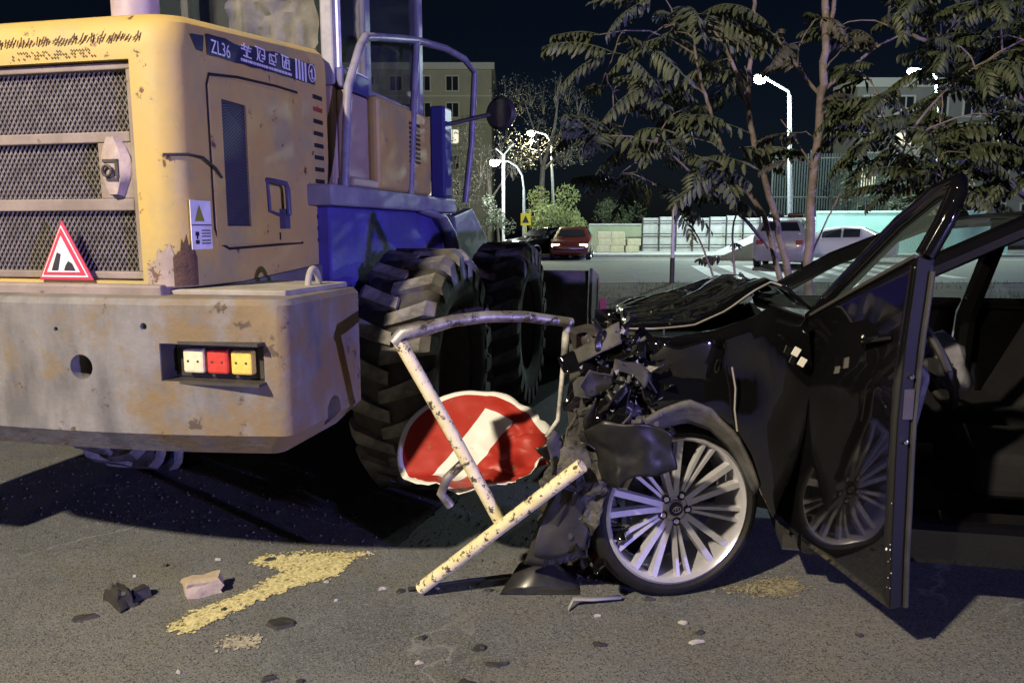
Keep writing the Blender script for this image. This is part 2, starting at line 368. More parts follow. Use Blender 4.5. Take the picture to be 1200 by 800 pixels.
# counterweight: bowed plan, chamfered bottom
def cw_plan(inset):
    half = []
    hw, rc = 0.885 - inset, 0.05
    for i in range(9):
        x = (hw - rc) * i / 8; half.append((x, -0.15 + inset + 0.075 * (x / 0.8) ** 2))
    y0 = half[-1][1]
    for i in range(1, 8):
        an = math.pi / 2 * i / 7; half.append((hw - rc + rc * math.sin(an), y0 + rc - rc * math.cos(an)))
    half.append((hw, 0.50 - inset))
    return [(-x, y) for x, y in reversed(half)][:-1] + half
lv = [(0.075, 0.605), (0.0, 0.685), (0.0, 0.80), (0.0, 1.115), (0.012, 1.135), (0.03, 1.14)]
cw = MB(); n = len(cw_plan(0)); vs = []
for ins, z in lv: vs += [(x, y, z) for x, y in cw_plan(ins)]
fs = [(i * n + k, i * n + (k + 1) % n, (i + 1) * n + (k + 1) % n, (i + 1) * n + k) for i in range(len(lv) - 1) for k in range(n)]
fs += [tuple(range(n - 1, -1, -1)), tuple((len(lv) - 1) * n + k for k in range(n))]
cw.add(vs, fs); CW = cw.build('counterweight', cwm, LD)
rec_y = -0.04
cut(CW, [MB().bx(0.46, 0.805, -0.3, rec_y, 0.865, 0.99), MB().bx(-0.805, -0.46, -0.3, rec_y, 0.865, 0.99),
         MB().tube([(0.175, -0.4, 0.905), (0.175, 0.05, 0.905)], 0.042, 20), MB().tube([(0.09, -0.4, 1.03), (0.09, 0.0, 1.03)], 0.008, 8),
         MB().tube([(0.41, -0.4, 1.045), (0.41, 0.0, 1.045)], 0.012, 10),
         MB().tube([(0.7, 0.26, 0.70), (1.0, 0.26, 0.70)], 0.055, 20)])
for p in CW.data.polygons: p.use_smooth = False
CW.data.materials.clear(); CW.data.materials.append(cwm)
CW.data.shade_smooth(); CW.data.set_sharp_from_angle(angle=R(30))
for sx in (1, -1):
    hb = MB().bx(*sorted((sx * 0.475, sx * 0.79)), rec_y - 0.012, rec_y + 0.01, 0.872, 0.983)
    H_ = hb.build('tail_lamp_housing', blackpl, LD)
    rim = MB()
    for x0, x1, z0, z1 in ((0.455, 0.81, 0.988, 0.998), (0.455, 0.81, 0.857, 0.867), (0.452, 0.462, 0.857, 0.998)):
        rim.bx(*sorted((sx * x0, sx * x1)), -0.118, -0.02, z0, z1)
    rim.build('lamp_recess_rim', darkm, H_)
    for i, (nm, c) in enumerate((('white', (0.72, 0.66, 0.45)), ('red', (0.55, 0.05, 0.04)), ('amber', (0.75, 0.55, 0.12)))):
        lm = mat('lens_' + nm, c, (c[0] * 0.85, c[1] * 0.85, c[2] * 0.85), 40, 0.3, bump=0.25, bscale=70, coat=0.4)
        x0 = 0.515 + i * 0.088
        b_ = MB().bx(*sorted((sx * x0, sx * (x0 + 0.076))), rec_y - 0.045, rec_y - 0.012, 0.888, 0.968)
        b_.build('lamp_lens', lm, H_, bevel=0.008)
        for q in (0.02, 0.056): MB().tube([(sx * (x0 + q), rec_y - 0.047, 0.928), (sx * (x0 + q), rec_y - 0.042, 0.928)], 0.004, 8).build('lens_screw', darkm, H_)
# top plate of the counterweight and lifting eye
tp = MB(); tp.prism([(0.30, -0.02, 1.136), (0.84, 0.02, 1.136), (0.86, 0.46, 1.136), (0.56, 0.48, 1.136)], (0, 0, 0.022)); tp.build('cover_plate', topdust, LD, bevel=0.006)
ey = MB(); ey.tube([(0.80 , 0.30 + 0.045 * math.cos(a), 1.14 + 0.075 * math.sin(a)) for a in [math.pi * i / 12 for i in range(13)]], 0.012, 10); ey.build('lifting_eye', topdust, LD, smooth=40)
tr = MB(); tr.bx(-0.5, 0.43, -0.06, 0.1, 1.10, 1.175); tr.build('rear_ledge', brownm, LD, bevel=0.01)

SHB = MB().bx(-1.46, -0.89, -0.16, 0.48, 0.60, 1.10).build('added_shade_box', cwm, LD, bevel=0.02)  # unseen box, added to carry the loader's ground shadow further left
MB().bx(-1.30, -1.05, -0.185, -0.161, 0.84, 0.87).build('shade_box_handle', darkm, SHB, bevel=0.005)
# hood
def hood_plan(ins, hw=0.50, rc=0.10):
    pts = []
    hw -= ins
    for i in range(7):
        an = math.pi / 2 * i / 6; pts.append((hw - rc + rc * math.sin(an), -0.03 + ins + rc - rc * math.cos(an)))
    pts.append((hw, 1.08)); return [(-x, y) for x, y in reversed(pts)] + pts
hl = [(0, 1.165), (0, 1.3), (0, 1.6), (0.0, 1.93), (0.004, 1.985), (0.018, 2.02), (0.05, 2.045), (0.10, 2.055)]
hd = MB(); n = len(hood_plan(0)); vs = []
for ins, z in hl:
    for x, y in hood_plan(ins): vs.append((x, y, z + (0.115 * max(0, y) ** 0.8 if z > 1.9 else 0)))
fs = [(i * n + k, i * n + (k + 1) % n, (i + 1) * n + (k + 1) % n, (i + 1) * n + k) for i in range(len(hl) - 1) for k in range(n)]
fs += [tuple(range(n - 1, -1, -1)), tuple((len(hl) - 1) * n + k for k in range(n))]
hd.add(vs, fs); HOOD = hd.build('hood', yel, LD)
cut(HOOD, [MB().bx(-0.345, 0.345, -0.4, 0.03, 1.185, 1.905)])
cut(HOOD, [MB().bx(0.46, 0.8, 0.235, 0.395, 1.37, 1.815)])
HOOD.data.materials.clear(); HOOD.data.materials.append(yel); HOOD.data.shade_smooth(); HOOD.data.set_sharp_from_angle(angle=R(28))
# radiator grille: frame, four mesh panels, latch plate
gf = MB()
for x0, x1, z0, z1 in ((-0.34, 0.34, 1.878, 1.90), (-0.34, 0.34, 1.190, 1.215), (-0.34, -0.315, 1.215, 1.878), (0.315, 0.34, 1.215, 1.878),
                       (-0.315, 0.315, 1.645, 1.680), (-0.315, 0.315, 1.420, 1.460)):
    gf.bx(x0, x1, -0.012, 0.02, z0, z1)
GF = gf.build('grille_frame', brownm, LD, bevel=0.004)
MB().bx(-0.34, 0.34, 0.024, 0.029, 1.19, 1.90).build('radiator_core', blackhole, GF)
def mesh_panel(x0, x1, z0, z1, y=0.012):
    mb = MB(); st = 0.019; wd = 0.0022
    def clip(p, d):
        ts = []
        t0, t1 = -9, 9
        for a, b, lo, hi in ((p[0], d[0], x0, x1), (p[1], d[1], z0, z1)):
            ta, tb = (lo - a) / b, (hi - a) / b
            if ta > tb: ta, tb = tb, ta
            t0, t1 = max(t0, ta), min(t1, tb)
        return (t0, t1) if t1 > t0 + 0.004 else None
    for sg in (1, -1):
        d = (0.53, 0.85 * sg)
        x = x0 - 1.0
        while x < x1 + 1.0:
            t = clip((x, z0 if sg > 0 else z1), d)
            if t:
                p0 = (x + d[0] * t[0], (z0 if sg > 0 else z1) + d[1] * t[0]); p1 = (x + d[0] * t[1], (z0 if sg > 0 else z1) + d[1] * t[1])
                nx, nz_ = -d[1] * wd, d[0] * wd
                yy = y + 0.002 * sg
                mb.add([(p0[0] + nx, yy, p0[1] + nz_), (p0[0] - nx, yy + 0.003, p0[1] - nz_), (p1[0] - nx, yy + 0.003, p1[1] - nz_), (p1[0] + nx, yy, p1[1] + nz_)], [(0, 1, 2, 3)])
            x += st
    return mb.build('grille_mesh', meshm, GF)
for x0, x1, z0, z1 in ((-0.315, 0.315, 1.68, 1.878), (-0.315, 0.185, 1.46, 1.645), (-0.315, 0.315, 1.215, 1.42)): mesh_panel(x0, x1, z0, z1)
lp_ = MB(); lp_.bx(0.185, 0.315, -0.008, 0.016, 1.46, 1.645); lp_.build('latch_plate', brownm, GF, bevel=0.004)
bulge = MB(); pr = []
for i in range(7):
    zz = 1.47 + 0.19 * i / 6; hw_ = 0.05 * math.sin(math.pi * (i + 0.4) / 6.8) + 0.012
    pr.append([Vector((0.255 - hw_, -0.009, zz)), Vector((0.255 - hw_ * 0.6, -0.035, zz)), Vector((0.255 + hw_ * 0.6, -0.035, zz)), Vector((0.255 + hw_, -0.009, zz))])
bulge.grid(pr); crumple(bulge, 0.006, 30, 2).build('latch_cover', mat('flaking_mauve_paint', (0.42, 0.34, 0.32), (0.28, 0.23, 0.22), 14, 0.6, bump=0.3), GF, smooth=50)
hk = MB(); hk.tube([(0.245 + 0.017 * math.cos(a), -0.045, 1.55 + 0.017 * math.sin(a)) for a in [2 * math.pi * i / 14 for i in range(15)]], 0.005, 8)
hk.bx(0.225, 0.285, -0.04, -0.034, 1.578, 1.588); hk.bx(0.272, 0.284, -0.04, -0.034, 1.53, 1.588); hk.bx(0.236, 0.28, -0.04, -0.034, 1.518, 1.528)
hk.build('latch_hook', darkm, GF)
# flaked hand-painted scrawl over the grille (illegible strokes)
scr = MB(); random.seed(11)
x = -0.30
while x < 0.40:
    h_ = random.uniform(0.014, 0.03); sl = random.uniform(0.006, 0.018); z0 = 1.962 + random.uniform(-0.004, 0.004)
    scr.add([(x, -0.0335, z0), (x + 0.006, -0.0335, z0), (x + sl + 0.006, -0.0335, z0 + h_), (x + sl, -0.0335, z0 + h_)], [(0, 1, 2, 3)])
    if random.random() < 0.5: scr.add([(x + 0.003, -0.034, z0 + h_ * 0.4), (x + 0.014, -0.034, z0 + h_ * 0.55), (x + 0.014, -0.034, z0 + h_ * 0.7), (x + 0.003, -0.034, z0 + h_ * 0.55)], [(0, 1, 2, 3)])
    x += random.choice((0.010, 0.013, 0.016, 0.024))
x = -0.1
while x < 0.22:
    for k in range(3):
        if random.random() < 0.6:
            z0 = 1.917 + k * 0.010; scr.add([(x, -0.0335, z0), (x + 0.005, -0.0335, z0), (x + 0.006, -0.0335, z0 + 0.006), (x + 0.001, -0.0335, z0 + 0.006)], [(0, 1, 2, 3)])
    x += 0.011
scr.build('flaked_lettering', mat('dark_scrawl', (0.07, 0.035, 0.02), rough=0.8), HOOD)
for nm_, m_, a0_, a1_, zt_, o_ in (('primer_patch', mat('bare_primer', (0.36, 0.30, 0.27), (0.27, 0.22, 0.19), 12, 0.8, bump=0.3, chip=(0.12, 0.07, 0.045), chip_t=0.58, chip_scale=16), -0.5, 1.2, 1.30, 0.002), ('rust_patch', mat('rust', (0.11, 0.06, 0.035), (0.07, 0.04, 0.028), 14, 0.9, bump=0.6), 0.55, 1.35, 1.33, 0.004)):
    rows = []
    for i in range(15):
        t = i / 14; an = a0_ + (a1_ - a0_) * t; top_ = zt_ + 0.05 * nz((i * 0.7, 0, 2), 1.0) - 0.12 * abs(t - 0.55)
        if an < 0: bx_, by_ = 0.40 + an * 0.07, -0.03 - o_
        elif an > math.pi / 2: bx_, by_ = 0.50 + o_, 0.07 + (an - math.pi / 2) * 0.10
        else: bx_, by_ = 0.40 + (0.10 + o_) * math.sin(an), 0.07 - (0.10 + o_) * math.cos(an)
        rows.append([Vector((bx_, by_, 1.168 + (top_ - 1.168) * k / 6)) for k in range(7)])
    MB().grid(rows).build(nm_, m_, HOOD, smooth=60)
# hood side: door panel seam, inset mesh, handle, slots, decals
XS = 0.5025
def side_line(pts, wd, m, name, x=XS, parent=None):
    mb = MB()
    for i in range(len(pts) - 1):
        (y0, z0), (y1, z1) = pts[i], pts[i + 1]; d = Vector((y1 - y0, z1 - z0)).normalized(); nrm = Vector((-d.y, d.x)) * wd / 2
        e = d * wd * 0.4
        mb.add([(x, y0 - e.x + nrm.x, z0 - e.y + nrm.y), (x, y1 + e.x + nrm.x, z1 + e.y + nrm.y), (x, y1 + e.x - nrm.x, z1 + e.y - nrm.y), (x, y0 - e.x - nrm.x, z0 - e.y - nrm.y)], [(0, 1, 2, 3)])
    return mb.build(name, m, parent or HOOD)
dp = MB()
pn = [(0.165, 1.30), (0.165, 1.86), (0.185, 1.885), (0.35, 1.90), (0.60, 1.912), (0.80, 1.918), (0.80, 1.32), (0.78, 1.30)]
dp.prism([(0.494, y, z) for y, z in pn], (0.010, 0, 0)); DP = dp.build('hood_door', yel, LD, bevel=0.004)
cut(DP, [MB().bx(0.46, 0.8, 0.235, 0.395, 1.37, 1.815)])
side_line([(0.80, 1.30), (0.24, 1.288), (0.18, 1.31), (0.157, 1.36), (0.153, 1.85), (0.17, 1.888), (0.35, 1.91), (0.62, 1.926), (0.80, 1.930)], 0.010, blackhole, 'door_gap', XS)
ip = MB(); ip.bx(0.488, 0.4945, 0.235, 0.395, 1.37, 1.815); ip.build('vent_back', mat('vent_dark', (0.02, 0.02, 0.035), rough=0.7), DP)
im = MB(); z = 1.37
while z < 1.81:
    for sg in (1, -1):
        im.add([(0.4975 + 0.001 * sg, 0.237, z), (0.4975 + 0.001 * sg, 0.393, z + 0.1 * sg), (0.4975 + 0.001 * sg, 0.393, z + 0.1 * sg + 0.003), (0.4975 + 0.001 * sg, 0.237, z + 0.003)], [(0, 1, 2, 3)])
    z += 0.0125
im.v = [Vector((q.x, q.y, min(1.813, max(1.372, q.z)))) for q in im.v]
im.build('vent_mesh', mat('vent_wire', (0.10, 0.10, 0.13), rough=0.5, metal=0.3), DP)
hn = MB(); hn.tube([(0.505, 0.515, 1.55), (0.54, 0.515, 1.545), (0.54, 0.60, 1.54), (0.54, 0.615, 1.52), (0.54, 0.62, 1.42), (0.508, 0.62, 1.41)], 0.011, 8)
hn.tube([(0.508, 0.515, 1.55), (0.512, 0.52, 1.43), (0.508, 0.60, 1.415)], 0.007, 8); hn.bx(0.505, 0.53, 0.605, 0.645, 1.36, 1.44)
hn.build('door_handle', mat('handle_steel', (0.06, 0.06, 0.12), rough=0.6), DP, smooth=40)
for i in range(13):
    z = 1.93 - i * 0.0525
    s_ = MB().bx(0.496, 0.5035, 0.945, 1.03, z, z + 0.018)
    s_.build('vent_slot', mat('slot_red', (0.25, 0.03, 0.03), rough=0.6) if i == 1 else blackhole, HOOD)
lkm = MB().bx(0.503, 0.507, 0.60, 0.607, 1.315, 1.345); lkm.build('panel_bolt', blackhole, HOOD)
# base skirt under the hood
sk_ = MB(); sk_.prism([(0.515, 0.06, 1.15), (0.515, 1.10, 1.21), (0.515, 1.10, 1.09), (0.515, 0.06, 1.09)], (-0.07, 0, 0)); sk_.build('side_skirt', mat('dusty_purple_grey', (0.13, 0.115, 0.12), (0.09, 0.08, 0.085), 8, 0.8, bump=0.2), LD, bevel=0.01)
# decal strip
dz = lambda y: 0.115 * max(0, y) ** 0.8 * 0.55
XD = 0.5035
dec = MB(); top = []; bot = []
for i in range(15):
    y = 0.165 + 0.80 * i / 14; jt = random.uniform(-0.006, 0.004)
    top.append((XD, y, 2.022 + 0.072 * (y - 0.165) + jt - (0.012 if 2 < i < 5 else 0))); bot.append((XD, y, 1.950 + 0.052 * (y - 0.165) + random.uniform(-0.003, 0.003)))
top = [(0.4995, y, z) for _, y, z in top]
dec.grid([[Vector(p) for p in bot], [Vector((0.5045, (a[1] + b[1]) / 2, (a[2] + b[2]) / 2)) for a, b in zip(top, bot)], [Vector(p) for p in top]]); 
for q in dec.v: q.x = 0.5045
DEC = dec.build('decal_strip', navy, HOOD)
q_ = MB(); q_.add([(0.5045, 0.075, 2.0), (0.5045, 0.15, 2.01), (0.5045, 0.14, 1.955), (0.5045, 0.105, 1.955)], [(0, 1, 2, 3)]); q_.build('decal_scrap', navy, HOOD)
U, Vv = (0, 1, 0.035), (0, 0, 1)
text_mb('ZL36', 0.066, (0.506, 0.185, 1.962), (0, 0.85, 0.03), Vv).build('decal_lettering', whitep, DEC)
gl = MB(); random.seed(5)
for k in range(4):
    y0 = 0.375 + k * 0.098; zb = 1.993 + 0.005 * k
    for a in range(5):
        if random.random() < 0.8: w_ = random.uniform(0.02, 0.07); gl.box((0.506, y0 + random.uniform(w_ / 2, 0.075 - w_ / 2), zb + 0.002 + a * 0.0115), (0.0006, w_, 0.005))
    for a in range(3): h_ = random.uniform(0.015, 0.048); gl.box((0.506, y0 + random.uniform(0.005, 0.07), zb + random.uniform(h_ / 2, 0.05 - h_ / 2)), (0.0006, 0.007, h_))
    gl.box((0.506, y0 + random.uniform(0.02, 0.05), zb + 0.02), (0.0006, 0.006, 0.05), Matrix.Rotation(random.uniform(-0.7, 0.7), 3, 'X'))
y = 0.375
while y < 0.75:
    w_ = random.uniform(0.006, 0.011); gl.box((0.506, y, 1.978 + 0.04 * (y - 0.375)), (0.0006, w_, 0.010)); y += w_ + 0.004
for k in range(4): gl.box((0.506, 0.795 + k * 0.027, 2.026), (0.0006, 0.015, 0.080))
gl.build('decal_lettering', whitep, DEC)
em = MB(); cy, cz = 0.935, 2.034
em.tube([(0.506, cy + 0.03 * math.cos(a), cz + 0.036 * math.sin(a)) for a in [2 * math.pi * i / 24 for i in range(25)]], 0.0022, 5)
em.box((0.506, cy, cz - 0.004), (0.0006, 0.008, 0.045)); em.box((0.506, cy - 0.008, cz + 0.006), (0.0006, 0.016, 0.008)); em.box((0.506, cy + 0.006, cz - 0.02), (0.0006, 0.022, 0.006))
em.build('emblem', whitep, DEC)
# warning sticker
st = MB().bx(0.5012, 0.5035, 0.02, 0.135, 1.29, 1.455); ST = st.build('warning_sticker', whitep, HOOD)
t_ = MB(); t_.add([(0.5045, 0.04, 1.385), (0.5045, 0.095, 1.385), (0.5045, 0.068, 1.442)], [(0, 1, 2)]); t_.build('sticker_triangle', mat('sticker_olive', (0.24, 0.25, 0.04), rough=0.5), ST)
t_ = MB().bx(0.5042, 0.505, 0.022, 0.133, 1.370, 1.374)
t_.bx(0.5042, 0.505, 0.04, 0.06, 1.336, 1.350).bx(0.5042, 0.505, 0.046, 0.054, 1.325, 1.34).bx(0.5042, 0.505, 0.04, 0.06, 1.308, 1.322)
for z in (1.352, 1.342, 1.332, 1.318, 1.308): t_.bx(0.5042, 0.505, 0.075, 0.125, z, z + 0.004)
t_.build('sticker_print', mat('ink', (0.02, 0.02, 0.03), rough=0.6), ST)
wr = MB(); wr.tube([(0.45, -0.03, 1.60), (0.50, 0.03, 1.605), (0.515, 0.09, 1.60), (0.515, 0.16, 1.57), (0.512, 0.2, 1.54)], 0.005, 6); wr.build('loose_wire', blackpl, HOOD, smooth=40)

# frame, wheels
fm = MB(); fm.bx(-0.42, 0.42, 0.3, 4.4, 0.62, 1.10); fm.build('chassis', darkm, LD)
for yy in (1.52, 3.42):
    ax_ = MB(); ax_.lathe([(0.0, -0.78), (0.12, -0.78), (0.13, -0.3), (0.26, -0.12), (0.28, 0), (0.26, 0.12), (0.13, 0.3), (0.12, 0.78), (0, 0.78)], (0, yy, 0.63), (1, 0, 0), 16); ax_.build('axle', darkm, LD, smooth=40)
TR, TW = 0.632, 0.192
prof = [(0.34, -TW * 0.8), (0.40, -TW * 0.98), (0.50, -TW * 1.02), (0.575, -TW * 0.93), (TR - 0.03, -TW * 0.72), (TR - 0.022, 0), (TR - 0.03, TW * 0.72), (0.575, TW * 0.93), (0.50, TW * 1.02), (0.40, TW * 0.98), (0.34, TW * 0.8)]
ty_me = MB().lathe(prof, (0, 0, 0), (1, 0, 0), 48, True).mesh('tyre', rubber, None, 50)
rim_me = MB().lathe([(0.05, 0.0), (0.20, 0.01), (0.24, -0.02), (0.30, 0.0), (0.345, TW * 0.78), (0.35, TW * 0.82), (0.34, -TW * 0.9), (0.0, -TW * 0.5)], (0, 0, 0), (1, 0, 0), 32).mesh('rim', mat('loader_rim', (0.10, 0.08, 0.05), (0.06, 0.05, 0.04), 8, 0.7, bump=0.2), None, 40)
def lug_mesh(sd):
    mb = MB(); secs = []
    for i in range(8):
        t = i / 7; x = sd * TW * (-0.12 + 1.16 * min(t, 0.86) / 0.86)
        a0 = 0.16 * (t ** 1.2) - 0.08
        r = TR if t < 0.72 else TR - 0.11 * ((t - 0.72) / 0.28) ** 1.4
        rb = r - 0.045
        hw = 0.030 + 0.012 * t
        row = []
        for rr, ww in ((rb, hw * 1.2), (r, hw), (r, -hw), (rb, -hw * 1.2)):
            an = a0 + ww / TR
            row.append(Vector((x, rr * math.sin(an), rr * math.cos(an))))
        secs.append(row)
    mb.grid(secs); mb.add(secs[0], [(0, 1, 2, 3)]); mb.add(secs[-1], [(3, 2, 1, 0)])
    return mb.mesh('tread_lug', lugm)
lugs = {1: lug_mesh(1), -1: lug_mesh(-1)}
for sx in (1, -1):
    for yy in (1.52, 3.42):
        xx = sx * 0.82
        T = inst('tyre', ty_me, LD, Matrix.Translation((xx, yy, TR - 0.004)))
        nl = 22
        for k in range(nl):
            for sd in (1, -1):
                inst('tread_lug', lugs[sd], T, Matrix.Rotation(2 * math.pi * (k + (0.5 if sd < 0 else 0)) / nl + 0.1, 4, 'X'))
        inst('rim', rim_me, LD, Matrix.Translation((xx, yy, TR - 0.004)) @ (Matrix.Identity(4) if sx > 0 else Matrix.Rotation(math.pi, 4, 'Z')))
# wheel-house wall, deck, mudguard
wl = MB(); wl.bx(0.40, 0.56, 0.95, 2.62, 0.95, 1.46); wl.bx(-0.56, -0.40, 0.95, 2.62, 0.95, 1.46); wl.build('wheel_house', mat('blue_grey_panel', (0.06, 0.05, 0.30), (0.045, 0.04, 0.20), 5, 0.45, bump=0.15), LD, bevel=0.01)
for sx in (1, -1):
    dk = MB(); dk.bx(*sorted((sx * 0.2, sx * 0.62)), 0.86, 2.75, 1.462, 1.555); dk.build('deck', bluegrey, LD, bevel=0.012)
    mg = MB(); mp = [(2.10, 1.462), (2.40, 1.43), (2.60, 1.33), (2.72, 1.15), (2.74, 0.95)]
    mg.grid([[Vector((sx * xx_, y, z)) for y, z in mp] for xx_ in (0.562, 0.60, 0.66)]); mg.build('mudguard', bluegrey, LD, solid=0.02, smooth=40)
    hr = MB()
    rail = [(0.60, 1.03, 1.55), (0.60, 1.10, 2.0), (0.60, 1.25, 2.21), (0.60, 1.32, 2.27), (0.60, 1.5, 2.31), (0.61, 2.0, 2.41), (0.66, 2.4, 2.45), (0.72, 2.62, 2.43), (0.76, 2.72, 2.36), (0.74, 2.70, 1.9), (0.70, 2.68, 1.53)]
    hr.tube([(sx * a, b, c) for a, b, c in rail], 0.021, 10); hr.tube([(sx * 0.60, 1.90, 1.55), (sx * 0.61, 2.02, 2.41)], 0.021, 10)
    hr.build('handrail', mat('handrail_paint', (0.22, 0.21, 0.26), (0.15, 0.145, 0.19), 12, 0.4, bump=0.1), LD, smooth=40)
# cab
cb = MB(); cb.bx(-0.52, 0.52, 1.12, 2.40, 1.556, 2.02); CAB = cb.build('cab_base', mat('purple_lit_cab_panel', (0.34, 0.25, 0.20), (0.28, 0.21, 0.17), 5, 0.5, bump=0.1), LD, bevel=0.02)  # purple light put into the colour of the yellow panel
pil = MB()
for sx in (1, -1):
    for y0, y1 in ((1.13, 1.21), (1.50, 1.58), (2.32, 2.40)): pil.bx(*sorted((sx * 0.455, sx * 0.52)), y0, y1, 2.021, 3.05)
    pil.bx(*sorted((sx * 0.455, sx * 0.519)), 1.131, 2.399, 2.021, 2.07)
pil.bx(-0.45, 0.45, 1.132, 1.19, 2.021, 2.08); pil.bx(-0.45, 0.45, 2.34, 2.39, 2.021, 2.12)
pil.build('cab_pillar', bluegrey, LD, bevel=0.01)
rf = MB().bx(-0.60, 0.60, 1.02, 2.55, 3.05, 3.17); rf.build('cab_roof', yel, LD, bevel=0.03)
for nm, b6 in (('rear_window', (-0.455, 0.455, 1.155, 1.162, 2.081, 3.05)), ('front_window', (-0.455, 0.455, 2.36, 2.367, 2.121, 3.05)),
               ('side_window', (0.49, 0.497, 1.21, 1.5, 2.07, 3.05)), ('side_window', (0.49, 0.497, 1.58, 2.32, 2.07, 3.05)), ('side_window', (-0.497, -0.49, 1.21, 2.32, 2.07, 3.05))):
    gm = MATS.get('clear_glass')
    if gm is None:
        gm = bpy.data.materials.new('clear_glass'); gm.use_nodes = True; MATS['clear_glass'] = gm
        bb = gm.node_tree.nodes['Principled BSDF']; bb.inputs['Base Color'].default_value = (0.04, 0.055, 0.055, 1); bb.inputs['Roughness'].default_value = 0.08; bb.inputs['Alpha'].default_value = 0.28
    MB().bx(*b6).build(nm, gm, LD)
cu = MB(); rows = []
for i in range(33):
    zz = 2.09 + 0.9 * i / 32
    rows.append([Vector((-0.06 + 0.46 * j / 24, 1.215 + 0.012 * math.sin(j * 0.9) + 0.06 * nz((j, i * 1.4, 0), 0.28) + 0.03 * nz((j, i * 1.4, 5), 0.6), zz)) for j in range(25)])
cu.grid(rows).build('curtain', clothm, LD, smooth=60)
st_ = MB(); st_.bx(-0.32, 0.2, 1.45, 1.95, 2.02, 2.16); st_.bx(-0.30, 0.18, 1.40, 1.50, 2.16, 2.7); st_.build('driver_seat', blackpl, LD, bevel=0.04)
fr_ = MB(); fr_.bx(0.50, 0.535, 1.155, 1.185, 2.10, 3.04); fr_.bx(0.50, 0.533, 1.186, 1.5, 2.10, 2.118); fr_.build('window_trim', whitep, LD)
# side box with louvre beside the cab, hydraulic pieces
sb = MB(); sb.bx(0.523, 0.60, 1.46, 2.30, 1.557, 2.03); SB = sb.build('side_tank', yel, LD, bevel=0.03, seg=3)
for i in range(9): MB().bx(0.597, 0.604, 1.90, 2.08, 1.73 + i * 0.026, 1.745 + i * 0.026).build('louvre', blackpl, SB)
sp_ = MB(); sp_.bx(0.521, 0.60, 1.13, 1.44, 1.557, 1.60); sp_.bx(0.521, 0.56, 1.14, 1.42, 1.60, 2.0); sp_.build('step_panel', mat('purple_lit_cab_panel', (0.34, 0.25, 0.20)), LD, bevel=0.01)
nb = MB(); nb.bx(0.5225, 0.565, 1.135, 1.435, 2.005, 2.10); nb.build('navy_corner_panel', mat('navy_panel', (0.04, 0.04, 0.16), rough=0.4), LD, bevel=0.01)
MB().bx(0.54, 0.64, 2.44, 2.60, 1.557, 2.12).build('front_post', MATS['navy_panel'], LD, bevel=0.015)
# front half: tower, lift arms, bucket
tw = MB(); tw.prism([(-0.36, 2.9, 1.1), (-0.36, 4.3, 1.1), (-0.36, 3.9, 1.42), (-0.36, 3.4, 1.5), (-0.36, 3.0, 1.4)], (0.72, 0, 0)); tw.build('loader_tower', bluegrey, LD, bevel=0.02)
for sx in (1, -1):
    am = MB(); am.prism([(sx * 0.40, 3.2, 1.45), (sx * 0.40, 3.7, 1.52), (sx * 0.40, 4.9, 0.9), (sx * 0.40, 5.2, 0.35), (sx * 0.40, 5.0, 0.3), (sx * 0.40, 4.6, 0.75), (sx * 0.40, 3.3, 1.2)], (sx * 0.07, 0, 0)); am.build('lift_arm', bluegrey, LD, bevel=0.01)
    rm = MB(); rm.tube([(sx * 0.30, 3.2, 1.0), (sx * 0.30, 4.2, 1.15)], 0.06, 10); rm.build('lift_cylinder', darkm, LD, smooth=40)
    mir = MB(); mir.tube([(sx * 0.58, 2.5, 2.0), (sx * 0.85, 2.75, 2.10)], 0.014, 8); mir.lathe([(0, -0.02), (0.09, -0.015), (0.11, 0.01), (0.10, 0.03), (0, 0.035)], (sx * 0.90, 2.85, 2.12), (0.2, 1, 0), 20); mir.build('mirror', blackpl, LD, smooth=40)
bk = MB(); bp_ = [(5.25, 0.95), (5.15, 0.55), (5.25, 0.15), (5.5, 0.03), (6.25, 0.02)]
bk.grid([[Vector((x, y, z)) for y, z in bp_] for x in (-1.22, 0, 1.22)])
bk.build('bucket', mat('bucket_steel', (0.20, 0.16, 0.14), (0.12, 0.10, 0.09), 5, 0.6, bump=0.3), LD, solid=0.03, smooth=30)
for sx in (1, -1):
    e_ = MB(); e_.prism([(sx * 1.235, y, z) for y, z in [(5.2, 0.98), (5.12, 0.55), (5.22, 0.12), (5.5, 0.01), (6.25, 0.0), (5.75, 0.9)]], (sx * 0.03, 0, 0)); e_.build('bucket_side', MATS['bucket_steel'], LD, bevel=0.006)
MB().bx(1.268, 1.274, 5.60, 5.74, 0.10, 0.86).build('bucket_marker', mat('marker_red', (0.35, 0.04, 0.05), (0.22, 0.03, 0.04), 6, 0.5), LD)
MB().bx(1.2, 1.33, 5.98, 6.0, 0.42, 0.62).build('reflector_plate', mat('reflector_pink', (0.55, 0.16, 0.16), rough=0.3), LD)
ex = MB(); ex.tube([(-0.22, 0.75, 2.1), (-0.22, 0.75, 2.6), (-0.22, 0.68, 2.75)], 0.045, 12); ex.build('exhaust_pipe', mat('exhaust_rust', (0.28, 0.13, 0.08), (0.18, 0.10, 0.07), 9, 0.8, bump=0.3), LD, smooth=40)
ac = MB(); ac.lathe([(0.0, 2.10), (0.09, 2.10), (0.09, 2.36), (0.11, 2.38), (0.11, 2.44), (0.0, 2.46)], (-0.06, 0.55, 0), (0, 0, 1), 20); ac.build('air_cleaner', mat('pink_grey_paint', (0.42, 0.34, 0.38), (0.3, 0.25, 0.28), 6, 0.5), LD, smooth=40)
